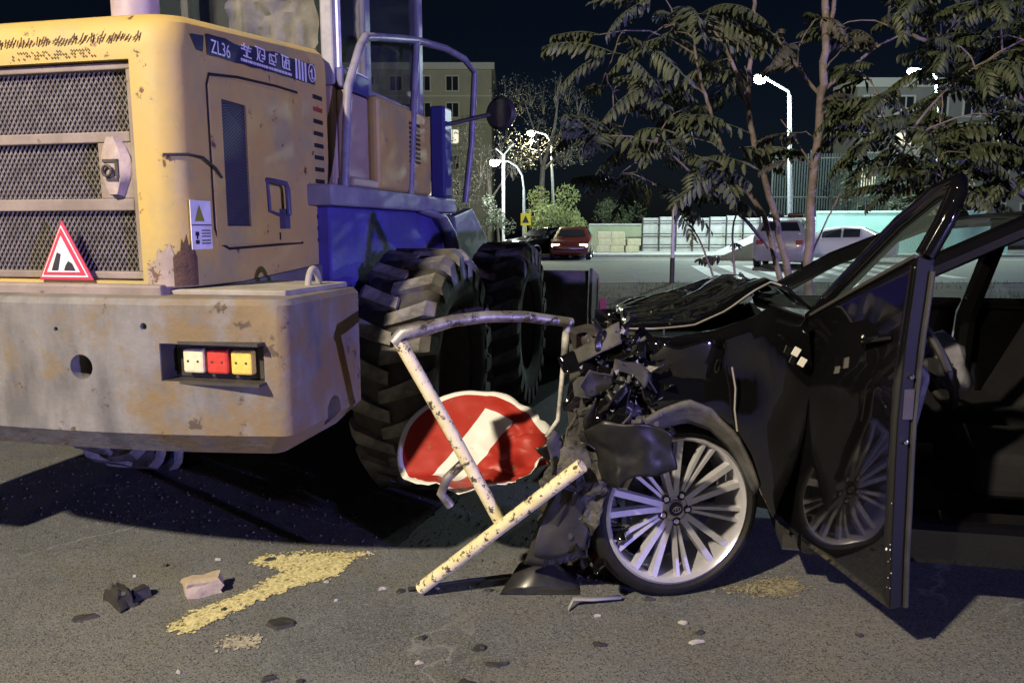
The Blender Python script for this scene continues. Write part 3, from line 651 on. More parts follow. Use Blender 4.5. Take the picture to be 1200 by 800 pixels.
# red framed warning triangle hung on the grille
tri = empty('warning_triangle', LD_pt := (MW['wheel_loader'] @ Vector((0.05, -0.045, 1.185))), -A, 'red-edged white roadworks triangle sign hanging on the loader grille', 'sign')
def rtri(sc, y, z0):
    return [(-0.11 * sc, y, z0), (0.11 * sc, y, z0), (0.0, y, z0 + 0.205 * sc)]
MB().prism(rtri(1, 0, 0), (0, 0.008, 0)).build('sign_plate', mat('triangle_red', (0.50, 0.05, 0.09), rough=0.4), tri, bevel=0.012, seg=3)
MB().prism(rtri(0.86, -0.003, 0.011), (0, 0.002, 0)).build('sign_rim', whitep, tri)
MB().prism(rtri(0.78, -0.0055, 0.018), (0, 0.002, 0)).build('sign_border', MATS['triangle_red'], tri)
MB().prism(rtri(0.60, -0.008, 0.028), (0, 0.002, 0)).build('sign_face', whitep, tri)
sy = MB(); sy.prism([(0.005, -0.0105, 0.034), (0.05, -0.0105, 0.034), (0.038, -0.0105, 0.058), (0.024, -0.0105, 0.066), (0.012, -0.0105, 0.05)], (0, 0.002, 0)); sy.prism([(-0.045, -0.0105, 0.034), (-0.02, -0.0105, 0.034), (-0.005, -0.0105, 0.09), (-0.018, -0.0105, 0.095)], (0, 0.002, 0))
sy.build('sign_symbol', mat('ink', (0.02, 0.02, 0.03)), tri)
# ------------------------------------------------------------------ crashed black sedan
HEAD = R(169)
CO = Vector((0.785, 3.575, 0))
CAR = empty('crashed_sedan', CO, HEAD, 'wrecked glossy black sedan with crushed front, silver multi-spoke wheel and open front door', 'car')
def C(x, y, z): return MW['crashed_sedan'] @ Vector((x, y, z))
# alloy wheel (axis = local +y outward), instanced for all four corners
WR = 0.335
tyre_me = MB().lathe([(0.280, -0.09), (0.29, -0.106), (0.305, -0.112), (0.325, -0.095), (WR, -0.07), (WR, 0.07), (0.327, 0.092), (0.312, 0.108), (0.296, 0.110), (0.284, 0.100), (0.278, 0.08), (0.275, -0.08)], (0, 0, 0), (0, 1, 0), 56, True).mesh('tyre', tyrem, None, 40)
rim_me2 = MB().lathe([(0.283, 0.100), (0.274, 0.106), (0.263, 0.094), (0.256, 0.05), (0.25, -0.08), (0.255, -0.09), (0.283, -0.09)], (0, 0, 0), (0, 1, 0), 56).mesh('rim', alloy, None, 40)
disc_me = MB().lathe([(0.0, -0.01), (0.07, -0.01), (0.075, -0.03), (0.15, -0.03), (0.152, -0.04), (0.0, -0.05)], (0, 0, 0), (0, 1, 0), 40).mesh('brake_disc', mat('brake_disc', (0.12, 0.12, 0.12), (0.06, 0.06, 0.06), 14, 0.4, metal=0.6), None, 40)
def spoke_mesh(r0, r1, w0, w1, y0, y1, th):
    mb = MB(); rows = []
    for i in range(6):
        t = i / 5; r = r0 + (r1 - r0) * t; ww = w0 + (w1 - w0) * t; y = y0 + (y1 - y0) * t ** 1.6
        rows.append([Vector((-ww, y - th, r)), Vector((-ww * 0.75, y, r)), Vector((ww * 0.75, y, r)), Vector((ww, y - th, r))])
    mb.grid(rows); mb.add([rows[0][k] for k in (0, 1, 2, 3)], [(0, 1, 2, 3)]); mb.add([rows[-1][k] for k in (0, 1, 2, 3)], [(3, 2, 1, 0)])
    return mb.mesh('spoke', alloy)
sp_a = spoke_mesh(0.05, 0.268, 0.0145, 0.0150, 0.072, 0.090, 0.028)
sp_b = spoke_mesh(0.058, 0.266, 0.0075, 0.0090, 0.066, 0.088, 0.022)
hub_me = MB().lathe([(0.0, 0.078), (0.030, 0.078), (0.034, 0.07), (0.066, 0.066), (0.074, 0.05), (0.07, 0.0), (0, 0)], (0, 0, 0), (0, 1, 0), 32).mesh('hub', alloy, None, 40)
cap_me = MB().lathe([(0.0, 0.084), (0.026, 0.083), (0.029, 0.076)], (0, 0, 0), (0, 1, 0), 24).mesh('centre_cap', mat('cap_black', (0.02, 0.02, 0.022), rough=0.2), None, 40)
ring = MB(); ring.tube([(0.016 * math.cos(a), 0.085, 0.011 * math.sin(a)) for a in [2 * math.pi * i / 20 for i in range(21)]], 0.0016, 5); ring.tube([(0.006 * math.cos(a), 0.085, 0.010 * math.sin(a)) for a in [2 * math.pi * i / 16 for i in range(17)]], 0.0014, 5)
ring.tube([(-0.011, 0.085, 0.006), (0, 0.0855, 0.001), (0.011, 0.085, 0.006)], 0.0014, 5)
ring_me = ring.mesh('cap_emblem', chrome)
nut_me = MB().lathe([(0.012, 0.045), (0.012, 0.07), (0.009, 0.074), (0, 0.074)], (0, 0, 0), (0, 1, 0), 6).mesh('lug_nut', chrome)
socket_me = MB().lathe([(0.017, 0.0735), (0.0, 0.0735)], (0, 0, 0), (0, 1, 0), 16).mesh('nut_socket', blackhole)
def car_wheel(parent, M, spin=0.0, detail=True):
    T = inst('tyre', tyre_me, parent, M @ Matrix.Rotation(spin, 4, 'Y'))
    if not detail: inst('rim', rim_me2, T, Matrix()); inst('hub', hub_me, T, Matrix()); 
    else:
        inst('rim', rim_me2, T, Matrix()); inst('hub', hub_me, T, Matrix()); inst('brake_disc', disc_me, T, Matrix()); inst('centre_cap', cap_me, T, Matrix()); inst('cap_emblem', ring_me, T, Matrix())
        for k in range(5):
            an = 2 * math.pi * k / 5
            inst('lug_nut', nut_me, T, Matrix.Rotation(an + 0.628, 4, 'Y') @ Matrix.Translation((0, 0.002, 0.052)))
            inst('nut_socket', socket_me, T, Matrix.Rotation(an + 0.628, 4, 'Y') @ Matrix.Translation((0, -0.002, 0.052)))
    for k in range(5):
        an = 2 * math.pi * k / 5
        for d_ in (-0.16, 0.16): inst('spoke', sp_a, T, Matrix.Rotation(an + d_, 4, 'Y'))
        for d_ in (-0.085, 0.085): inst('spoke', sp_b, T, Matrix.Rotation(an + 0.628 + d_, 4, 'Y'))
    return T
car_wheel(CAR, Matrix.Translation((0.045, 0.80, WR)) @ Matrix.Rotation(R(25), 4, 'Z'), R(8))
car_wheel(CAR, Matrix.Translation((-0.02, -0.80, WR)) @ Matrix.Rotation(math.pi - R(14), 4, 'Z'))
car_wheel(CAR, Matrix.Translation((-2.62, 0.80, WR))); car_wheel(CAR, Matrix.Translation((-2.62, -0.80, WR)) @ Matrix.Rotation(math.pi, 4, 'Z'))
BS = MW['crashed_sedan']
def wp(mb, name, m, parent=None, **k): return mb.build(name, m, parent or CAR, world=True, **k)
# hood, buckled into a ridge
le = [P(733, 386, 2.74), P(770, 386, 2.76), P(812, 382, 2.8), P(850, 365, 2.84), P(882, 342, 2.88), P(903, 331, 2.9), P(925, 340, 2.86), P(950, 362, 2.82)]
ri = [C(0.36, -0.66, 0.90), C(0.26, -0.70, 0.95), C(0.12, -0.70, 0.99), C(0.0, -0.70, 1.02), C(-0.12, -0.70, 1.06), C(-0.22, -0.70, 1.04), C(-0.32, -0.70, 1.0), C(-0.42, -0.70, 0.98)]
hb = MB(); rows = ribbon(le, ri, 28, 22)
for i, r_ in enumerate(rows):
    for j, q in enumerate(r_):
        e_ = min(1, j / 3); q.z += (0.055 * abs(nz(q, 2.6, 4)) + 0.005 * nz(q, 7, 2)) * e_ + 0.02 * math.sin(math.pi * j / 22)
hb.grid(rows); wp(hb, 'bonnet', blackp, smooth=38, solid=0.012)
lip = MB(); lip.tube([q + Vector((0, -0.012, -0.012)) for q in [interp(le, i / 24) for i in range(14, 25)]] , 0.006, 6); 
ed = MB(); ed.tube([interp(le, i / 24) + Vector((0, -0.008, 0.004)) for i in range(0, 20)], 0.0035, 6); wp(ed, 'bonnet_highlight', mat('edge_grey', (0.25, 0.24, 0.24), rough=0.35), smooth=40)  # grey tube paints the bright highlight along the bonnet edge
# left front fender
def sheet(px, yf, amp=0.01, seed=1.0, sub=3):
    bm = bmesh.new(); vs = [bm.verts.new(P(x, y, yf(x, y))) for x, y in px]; bm.faces.new(vs)
    bmesh.ops.triangulate(bm, faces=bm.faces)
    for _ in range(sub): bmesh.ops.subdivide_edges(bm, edges=[e for e in bm.edges if e.calc_length() > 0.04], cuts=1, use_grid_fill=True); bmesh.ops.triangulate(bm, faces=bm.faces)
    mb = MB(); bm.verts.index_update(); mb.add([v.co.copy() for v in bm.verts], [tuple(v.index for v in f.verts) for f in bm.faces]); bm.free()
    return crumple(mb, amp, 5, seed)
fy = lambda x, y: 2.66 + 0.0002 * (945 - x) * -1 + 0.0006 * max(0, y - 380) * -0.4 + 0.0
wp(sheet([(738, 394), (790, 396), (835, 388), (880, 372), (905, 356), (948, 372), (952, 430), (945, 500), (925, 560), (905, 606), (893, 580), (880, 540), (858, 508), (832, 486), (800, 476), (765, 480), (752, 470), (745, 430)], fy, 0.014, 3), 'front_fender', blackp, smooth=35, solid=0.01)
# arch trim and liner
arch_o = [P(742, 498, 2.60), P(765, 486, 2.585), P(805, 468, 2.575), P(835, 480, 2.575), P(862, 508, 2.575), P(880, 540, 2.58), P(890, 570, 2.58)]
arch_i = [P(748, 515, 2.64), P(770, 502, 2.64), P(806, 494, 2.64), P(832, 502, 2.64), P(854, 524, 2.64), P(872, 552, 2.64), P(884, 580, 2.64)]
wp(crumple(MB().grid(ribbon(arch_o, arch_i, 20, 4)), 0.008, 9, 2), 'arch_trim', mat('grey_dust_trim', (0.085, 0.083, 0.08), (0.04, 0.039, 0.038), 9, 0.8, bump=0.4), smooth=40, solid=0.012)
ln_ = MB(); rows = []
for i in range(15):
    a = math.pi * i / 14
    rows.append([C(0.40 * math.cos(a), yy, 0.335 + 0.41 * math.sin(a)) for yy in (0.80, 0.62, 0.45)])
wp(ln_.grid(rows), 'wheel_arch_liner', blackpl, smooth=40, solid=0.01)
# crushed nose: dusty bumper cover, black corner, radiator, headlight, hoses, shards
lft = [P(712, 462, 2.62), P(676, 482, 2.60), P(656, 530, 2.58), P(638, 590, 2.60), P(618, 655, 2.70)]
rgt = [P(762, 470, 2.66), P(742, 500, 2.56), P(722, 540, 2.52), P(706, 600, 2.55), P(692, 652, 2.66)]
bmp = MB().grid(ribbon(lft, rgt, 70, 34)); crumple(bmp, 0.05, 7, 5); crumple(bmp, 0.024, 20, 1); crumple(bmp, 0.010, 55, 2); wp(bmp, 'bumper_cover', dustpl, solid=0.010)
for k, (la, lb, Y0, Y1, m_) in enumerate((
        ([(692, 392), (725, 386), (766, 394)], [(700, 452), (728, 470), (758, 462)], 2.60, 2.66, blackp), ([(700, 438), (720, 450), (750, 446)], [(684, 505), (712, 522), (742, 510)], 2.57, 2.55, blackp),
        ([(676, 458), (690, 436), (716, 442)], [(684, 470), (700, 470), (712, 464)], 2.50, 2.55, blackpl), ([(655, 556), (676, 540), (700, 552)], [(628, 650), (652, 652), (690, 645)], 2.55, 2.62, blackpl),
        ([(760, 400), (800, 404), (850, 396)], [(764, 440), (800, 452), (850, 446)], 2.60, 2.60, blackp))):
    pl = MB().grid(ribbon([P(x, y, Y0) for x, y in la], [P(x, y, Y1) for x, y in lb], 22, 16)); crumple(pl, 0.05, 6, k + 3); crumple(pl, 0.006, 20, k)
    wp(pl, 'folded_panel', m_, smooth=32, solid=0.004)
rnd = random.Random(8)
torn_m = mat('bumper_black', (0.007, 0.007, 0.008), (0.014, 0.014, 0.014), 12, 0.28, rough2=0.5, spec=0.4)
for k in range(46):
    if k < 30: cx_, cy_ = rnd.gauss(722, 26), rnd.uniform(392, 520)
    else: cx_, cy_ = rnd.uniform(640, 720), rnd.uniform(520, 655)
    if cx_ > 775: cx_ = 770
    ctr = P(cx_, cy_, rnd.uniform(2.54, 2.74)); ctr.z = max(ctr.z, 0.10); a_ = Vector((rnd.gauss(0, 1), rnd.gauss(0, 0.6), rnd.gauss(0, 1))).normalized() * rnd.uniform(0.05, 0.13); b_ = a_.orthogonal().normalized() * rnd.uniform(0.015, 0.055)
    pc = MB().grid(patch([ctr - a_ - b_ * rnd.uniform(0.2, 1), ctr + a_ - b_ * rnd.uniform(0.5, 1.4), ctr + a_ * rnd.uniform(0.6, 1.1) + b_, ctr - a_ + b_ * rnd.uniform(0.3, 1.2)], 7, 9)); crumple(pc, 0.045, 7, k); crumple(pc, 0.005, 26, k)
    for q in pc.v: q.z = max(q.z, 0.008)
    wp(pc, 'torn_panel', rnd.choice((blackp, blackp, torn_m, torn_m, dustpl)), solid=0.004, smooth=30)
for k in range(7):
    p_ = P(rnd.uniform(690, 770), rnd.uniform(390, 450), rnd.uniform(2.58, 2.72)); q_ = p_ + Vector((rnd.uniform(-0.12, 0.02), rnd.uniform(-0.05, 0.05), -rnd.uniform(0.10, 0.28)))
    wp(MB().tube([p_, p_.lerp(q_, 0.4) + Vector((rnd.uniform(-.04, .04), -0.03, 0)), p_.lerp(q_, 0.75) + Vector((rnd.uniform(-.05, .05), 0, 0)), q_], rnd.choice((0.006, 0.010, 0.016)), 7), 'hose', blackpl, smooth=60)
st1 = MB().grid(ribbon([P(664, 520, 2.60), P(645, 585, 2.59), P(612, 660, 2.68)], [P(680, 520, 2.57), P(664, 590, 2.55), P(640, 662, 2.66)], 18, 4)); crumple(st1, 0.008, 8, 3); wp(st1, 'grille_strip', blackpl, smooth=40, solid=0.01)
bc = MB().grid(ribbon([P(690, 506, 2.52), P(712, 492, 2.47), P(745, 498, 2.44), P(788, 512, 2.46)], [P(700, 560, 2.54), P(722, 574, 2.46), P(750, 560, 2.44), P(786, 546, 2.46)], 30, 18)); crumple(bc, 0.035, 7, 8); crumple(bc, 0.006, 22, 3); wp(bc, 'bumper_corner', mat('bumper_black', (0.007, 0.007, 0.008), (0.014, 0.014, 0.014), 12, 0.28, rough2=0.5, spec=0.4), smooth=35, solid=0.008)
be = MB(); be.tube([P(694, 503, 2.498), P(720, 497, 2.478), P(745, 493, 2.458), P(785, 504, 2.465)], 0.004, 6); be.tube([P(708, 568, 2.498), P(745, 566, 2.436), P(784, 552, 2.465)], 0.004, 6); 
wp(crumple(MB().grid(patch([P(672, 585, 2.62), P(722, 556, 2.66), P(726, 640, 2.80), P(682, 660, 2.76)], 16, 14)), 0.035, 9, 4), 'undertray', blackpl, smooth=40, solid=0.01)
rd = MB(); rd.box(P(716, 438, 2.86), (0.10, 0.40, 0.30), Euler((0.15, -0.35, 0.35)).to_matrix()); crumple(rd, 0.02, 6, 6); wp(rd, 'radiator', darkm, bevel=0.01)
fins = MB(); 
for k in range(16): 
    q = P(698 + k * 2.2, 400 + k * 5.2, 2.70); fins.box(q, (0.09, 0.004, 0.012), Euler((0.3, 0.5, 0.4 + 0.05 * k)).to_matrix())
tag(wp(fins, 'radiator_fins', mat('fin_metal', (0.35, 0.35, 0.38), rough=0.35, metal=0.7)), kind='stuff')
hl_ = MB(); hl_.grid(ribbon([P(700, 452, 2.64), P(688, 432, 2.62), P(672, 448, 2.60)], [P(704, 466, 2.60), P(690, 464, 2.58), P(674, 462, 2.58)], 6, 4)); crumple(hl_, 0.01, 10, 2); wp(hl_, 'headlamp_shell', blackpl, solid=0.012)
lens = MB().lathe([(0.0, -0.05), (0.035, -0.045), (0.05, -0.02), (0.055, 0.02)], P(733, 417, 2.66), (0.3, 1, 0.1), 18); wp(lens, 'headlamp_reflector', chrome, smooth=40)
lens = MB().lathe([(0.0, -0.04), (0.025, -0.035), (0.04, -0.01), (0.042, 0.015)], P(731, 446, 2.62), (-0.3, 1, -0.3), 18); wp(lens, 'headlamp_reflector', chrome, smooth=40)
random.seed(21)
def shard(p, sc, rnd):
    return [p + Vector((rnd.uniform(-1, 1), rnd.uniform(-1, 1), rnd.uniform(-1, 1))) * sc for _ in range(3)]
rnd = random.Random(3)
glit = MB()
for k in range(170):
    p = P(rnd.gauss(728, 18), rnd.gauss(452, 36), rnd.uniform(2.50, 2.68)); a = shard(p, rnd.uniform(0.004, 0.014), rnd); glit.add(a, [(0, 1, 2)])
tag(wp(glit, 'broken_lamp_glass', mat('broken_lens', (0.55, 0.55, 0.62), rough=0.12, metal=0.6)), kind='stuff')
drk = MB()
for k in range(70):
    p = P(rnd.gauss(738, 24), rnd.gauss(440, 44), rnd.uniform(2.64, 2.9)); a = shard(p, rnd.uniform(0.02, 0.06), rnd); drk.add(a, [(0, 1, 2)])
tag(wp(drk, 'torn_plastic', blackpl), kind='stuff')
for k in range(18):
    x0, y0 = rnd.uniform(690, 770), rnd.uniform(390, 500); Y0 = rnd.uniform(2.6, 2.75); pts = [P(x0, y0, Y0)]
    for j in range(6): pts.append(pts[-1] + Vector((rnd.uniform(-0.05, 0.05), rnd.uniform(-0.04, 0.04), rnd.uniform(-0.06, 0.03))))
    wp(MB().tube(pts, rnd.choice((0.004, 0.007, 0.012)), 6), 'wiring_loom', rnd.choice((blackpl, darkm, MATS['edge_grey'])), smooth=60)
eng = MB(); eng.box(C(0.05, 0.05, 0.62), (0.75, 0.95, 0.45), Matrix.Rotation(HEAD, 3, 'Z')); crumple(eng, 0.03, 4, 1); wp(eng, 'engine_block', darkm, bevel=0.03)
bt = MB(); bt.box(P(800, 430, 2.95), (0.22, 0.2, 0.2), Matrix.Rotation(HEAD, 3, 'Z')); wp(bt, 'battery', blackpl, bevel=0.01)
inn = MB(); inn.grid(patch([C(0.45, 0.55, 0.9), C(-0.42, 0.55, 0.95), C(-0.42, 0.55, 0.25), C(0.45, 0.55, 0.3)], 8, 8)); crumple(inn, 0.02, 5, 3); wp(inn, 'inner_wing', darkm, solid=0.01)
inn = MB(); inn.grid(patch([C(0.45, -0.70, 0.9), C(-0.42, -0.80, 0.95), C(-0.42, -0.88, 0.25), C(0.45, -0.8, 0.3)], 8, 8)); crumple(inn, 0.02, 5, 3); wp(inn, 'front_fender', blackp, solid=0.01, smooth=40)
# white sparks of exposed clips and a grey tube standing in for glints on the fender
for px, py in ((933, 412), (940, 424)):
    cl = MB(); cl.box(P(px, py, 2.60), (0.022, 0.008, 0.03), Euler((0, 0.5, 0)).to_matrix()); wp(cl, 'hinge_bracket', mat('bare_metal', (0.62, 0.6, 0.55), rough=0.4))
sm = MB(); sm.tube([P(858, 430, 2.60), P(862, 455, 2.60), P(861, 480, 2.60), P(864, 505, 2.60)], 0.0035, 6); wp(sm, 'fender_glint', MATS['edge_grey'])
# cabin: sill, floor, firewall, pillars, roof, right side, rear body
cabin = lambda mb, nm, m, **k: mb.build(nm, m, CAR, **k)
cabin(MB().bx(-1.50, -0.42, 0.74, 0.90, 0.20, 0.36), 'sill', blackp, bevel=0.03)
cabin(MB().bx(-3.6, -0.38, -0.80, 0.80, 0.18, 0.24), 'floor_pan', blackpl)
cabin(MB().bx(-0.46, -0.40, -0.80, 0.78, 0.24, 0.96), 'firewall', darkm)
dsh = MB(); dsh.prism([(-0.47, -0.72, 0.96), (-0.80, -0.72, 0.93), (-0.88, -0.72, 0.84), (-0.84, -0.72, 0.62), (-0.47, -0.72, 0.55)], (0, 1.44, 0)); cabin(dsh, 'dashboard', blackpl, bevel=0.03)
sw = MB(); sw.tube([Vector((-0.98 + 0.07 * math.sin(a), 0.37 + 0.185 * math.cos(a), 0.83 + 0.17 * math.sin(a))) for a in [2 * math.pi * i / 28 for i in range(29)]], 0.016, 8); sw.tube([(-0.84, 0.37, 0.78), (-0.98, 0.37, 0.83)], 0.04, 10); sw.box((-0.98, 0.37, 0.83), (0.05, 0.32, 0.05)); cabin(sw, 'steering_wheel', blackpl, smooth=40)
ab = MB().lathe([(0.0, -0.03), (0.07, -0.04), (0.12, -0.01), (0.13, 0.03), (0.10, 0.06), (0.0, 0.08)], (-1.03, 0.37, 0.82), (-0.9, 0, 0.35), 24); crumple(ab, 0.035, 12, 3); cabin(ab, 'airbag', mat('airbag_cloth', (0.22, 0.22, 0.25), (0.15, 0.15, 0.18), 9, 0.9, bump=0.4), smooth=60)
for yy in (0.38, -0.38):
    se = MB(); se.bx(-1.62, -1.08, yy - 0.25, yy + 0.25, 0.36, 0.54); se.prism([(-1.52, yy - 0.24, 0.52), (-1.66, yy - 0.24, 0.54), (-1.92, yy - 0.20, 1.10), (-1.80, yy - 0.20, 1.14)], (0, 0.46, 0)); se.bx(-1.95, -1.86, yy - 0.12, yy + 0.12, 1.12, 1.3)
    cabin(se, 'front_seat', mat('seat_cloth', (0.010, 0.010, 0.012), (0.014, 0.014, 0.016), 12, 0.9, spec=0.2), bevel=0.04, seg=3)
cabin(MB().bx(-2.7, -2.2, -0.66, 0.66, 0.36, 0.95), 'rear_seat', MATS['seat_cloth'], bevel=0.05)
def pillar(pts, r, nm='roof_pillar'): cabin(MB().tube(pts, r, 8), nm, blackp, smooth=40)
for sy in (1, -1):
    pillar([(-0.42, sy * 0.74, 0.96), (-0.8, sy * 0.68, 1.20), (-1.2, sy * 0.60, 1.38), (-1.4, sy * 0.58, 1.41)], 0.04)
    pillar([(-1.50, sy * 0.84, 0.3), (-1.52, sy * 0.82, 0.9), (-1.58, sy * 0.60, 1.41)], 0.05, 'centre_pillar')
    pillar([(-2.55, sy * 0.58, 1.38), (-3.0, sy * 0.68, 1.08)], 0.06)
rfp = []
for i in range(9):
    x = -1.28 - 1.32 * i / 8; zt = 1.405 + 0.045 * math.sin(math.pi * (i + 0.6) / 9.6)
    rfp.append([Vector((x, y, zt - 0.05 * (abs(y) / 0.62) ** 3)) for y in [-0.62 + 1.24 * j / 10 for j in range(11)]])
cabin(MB().grid(rfp), 'roof', blackp, smooth=40, solid=0.02)
car_glass = bpy.data.materials.new('car_glass'); car_glass.use_nodes = True
bb = car_glass.node_tree.nodes['Principled BSDF']; bb.inputs['Base Color'].default_value = (0.10, 0.14, 0.14, 1); bb.inputs['Roughness'].default_value = 0.05; bb.inputs['Alpha'].default_value = 0.30
cabin(MB().grid(patch([(-0.46, 0.72, 0.985), (-0.46, -0.72, 0.985), (-1.27, -0.59, 1.40), (-1.27, 0.59, 1.40)], 6, 6)), 'windscreen', car_glass)
cabin(MB().grid(patch([(-3.02, 0.62, 1.08), (-3.02, -0.62, 1.08), (-2.6, -0.54, 1.40), (-2.6, 0.54, 1.40)], 4, 4)), 'rear_screen', car_glass)
def side_skin(x0, x1, sy, nm, n=10):
    rows = []
    for i in range(n + 1):
        x = x0 + (x1 - x0) * i / n
        rows.append([Vector((x, sy * yy * (1 - 0.10 * max(0, (-x - 2.9) / 0.9) ** 2), z)) for yy, z in ((0.80, 0.2), (0.88, 0.26), (0.905, 0.45), (0.915, 0.70), (0.895, 0.80), (0.87, 0.93), (0.80, 0.99))])
    return cabin(MB().grid(rows), nm, blackp, smooth=35, solid=0.02)
side_skin(-0.42, -1.48, -1, 'front_door'); side_skin(-1.50, -2.25, -1, 'rear_door'); side_skin(-1.52, -2.25, 1, 'rear_door')
for sy in (1, -1):
    q = side_skin(-2.28, -3.75, sy, 'rear_quarter')
    ht = MB().grid(patch([(-1.58, sy * 0.80, 1.0), (-2.5, sy * 0.80, 1.02), (-2.55, sy * 0.585, 1.37), (-1.62, sy * 0.595, 1.39)], 4, 6)); cabin(ht, 'side_window', car_glass)
ht = MB().grid(patch([(-0.6, -0.80, 1.0), (-1.5, -0.80, 1.0), (-1.54, -0.595, 1.39), (-1.25, -0.595, 1.38)], 4, 6)); cabin(ht, 'side_window', car_glass)
tk = MB(); tk.grid([[Vector((x, y, z - 0.03 * (abs(y) / 0.78) ** 2)) for y in [-0.78 + 1.56 * j / 8 for j in range(9)]] for x, z in ((-2.95, 1.08), (-3.3, 1.10), (-3.70, 1.08), (-3.78, 0.95), (-3.80, 0.6), (-3.78, 0.3))]); cabin(tk, 'boot_lid', blackp, smooth=40, solid=0.02)
for sy in (1, -1): cabin(MB().bx(-3.83, -3.74, *sorted((sy * 0.5, sy * 0.80)), 0.78, 0.92), 'tail_lamp', mat('tail_red', (0.3, 0.02, 0.02), rough=0.2), bevel=0.02)
# open driver's door: outer skin, inner trim, frame, glass, mouldings, latch
hB, hM, hT = P(906, 604, 2.80), P(926, 480, 2.78), P(944, 374, 2.80)
fB, fM, fT = P(1043, 712, 2.22), P(1052, 490, 2.21), P(1076, 300, 2.23)
dl = [hB, P(912, 560, 2.785), hM, P(938, 420, 2.785), hT]; dr = [fB, P(1045, 640, 2.21), fM, P(1062, 400, 2.21), fT]
rows = ribbon(dl, dr, 22, 22)
NR = Vector((-0.95, -0.31, 0)).normalized()
for i, r_ in enumerate(rows):
    for j, q in enumerate(r_):
        t, u = i / 22, j / 22; q += NR * (0.012 * math.sin(math.pi * u) * (0.4 + 0.6 * math.sin(math.pi * min(1, t * 1.1))) + 0.014 * math.exp(-((t - 0.62) / 0.07) ** 2) * min(1, 4 * u * (1 - u) * 2))
        q += NR * 0.003 * nz(q, 4, 3)
DOOR = wp(MB().grid(rows), 'front_door', blackp, smooth=50, solid=0.012)
off = -NR * 0.05
tr_rows = [[q + off + NR * 0.0 for q in r_] for r_ in rows[::2]]
wp(MB().grid([[q - NR * 0.0 for q in r_[::2]] for r_ in tr_rows]), 'door_trim', blackpl, DOOR, smooth=50, solid=0.02)
edge = MB(); edge.grid([[r_[-1] + NR * 0.0, r_[-1] + off] for r_ in rows]); wp(edge, 'door_edge', mat('satin_black', (0.006, 0.006, 0.007), rough=0.6, spec=0.2), DOOR, solid=0.006)
edge = MB(); edge.grid([[q, q + off] for q in rows[0]]); wp(edge, 'door_sill_edge', blackpl, DOOR, solid=0.006)
top_c = P(1118, 214, 2.24)
wf = MB(); wf.tube([hT + off * 0.5, P(985, 330, 2.66) + off * 0.5, P(1050, 262, 2.44) + off * 0.5, P(1092, 226, 2.29) + off * 0.5, top_c + off * 0.5, P(1114, 224, 2.23) + off * 0.5, P(1098, 262, 2.225) + off * 0.5, fT + off * 0.5], [0.028, 0.030, 0.030, 0.030, 0.030, 0.028, 0.028, 0.028], 8)
wp(wf, 'window_frame', blackp, DOOR, smooth=50)
gp = MB(); tl = [hT, P(985, 333, 2.66), P(1050, 266, 2.44), P(1092, 232, 2.29), P(1108, 222, 2.24)]
gl_rows = ribbon([rows[-1][int(k * 22 / 4)] for k in range(5)], tl, 10, 8)
gp.grid([[q + off * 0.5 for q in r_] for r_ in gl_rows]); wp(gp, 'window_glass', car_glass, DOOR, smooth=60)
bmld = MB(); bmld.tube([q + NR * 0.010 for q in rows[-1][2:]], 0.007, 6); wp(bmld, 'belt_moulding', mat('moulding_black', (0.05, 0.05, 0.05), rough=0.25), DOOR, smooth=50)
hs = MB(); hr_ = rows[17]; hs.tube([hr_[15] + NR * 0.012, hr_[16] + NR * 0.035, hr_[19] + NR * 0.035, hr_[20] + NR * 0.012], 0.011, 8); wp(hs, 'door_handle', blackp, DOOR, smooth=50)
lt = MB(); lt.box((rows[12][-1] + off * 0.55), (0.03, 0.02, 0.09)); wp(lt, 'door_latch', darkm, DOOR)
for k in (10, 14):
    b_ = MB().lathe([(0, 0.012), (0.007, 0.01), (0.008, 0)], rows[k][-1] + off * 0.55 + Vector((0, -0.003, 0)), (0.05, -1, 0), 10); wp(b_, 'latch_bolt', chrome, DOOR)
sl = MB(); sl.tube([rows[k][-1] + off * 0.9 + Vector((0.01, -0.006, 0)) for k in range(0, 22)], 0.008, 6); wp(sl, 'door_seal', blackpl, DOOR, smooth=50)
for k, (i0) in enumerate((4, 16)):
    hg = MB(); hg.box(rows[i0][0] + off * 0.5 + Vector((0.02, 0.03, 0)), (0.06, 0.08, 0.05)); wp(hg, 'door_hinge', darkm, DOOR, bevel=0.006)
rnd = random.Random(4); bd = MB()
for k in range(20):
    i_ = rnd.randint(1, 8) if k < 11 else rnd.randint(1, 20); q = rows[i_][-1 if k < 11 else 0].lerp(rows[i_ + 1][-1 if k < 11 else 0], rnd.random()) + NR * rnd.uniform(0.004, 0.012) + Vector((rnd.uniform(-.012, .004), -0.006, 0)); s_ = rnd.choice((0.001, 0.0015, 0.002, 0.004))
    bd.add([q + Vector((s_, 0, 0)), q + Vector((-s_, 0, 0)), q + Vector((0, s_, 0)), q + Vector((0, -s_, 0)), q + Vector((0, 0, s_ * 1.5)), q + Vector((0, 0, -s_ * 1.5))], [(0, 2, 4), (2, 1, 4), (1, 3, 4), (3, 0, 4), (2, 0, 5), (1, 2, 5), (3, 1, 5), (0, 3, 5)])
tag(wp(bd, 'glass_crumbs', mat('glass_crumb', (0.8, 0.82, 0.85), rough=0.15), DOOR), kind='stuff')
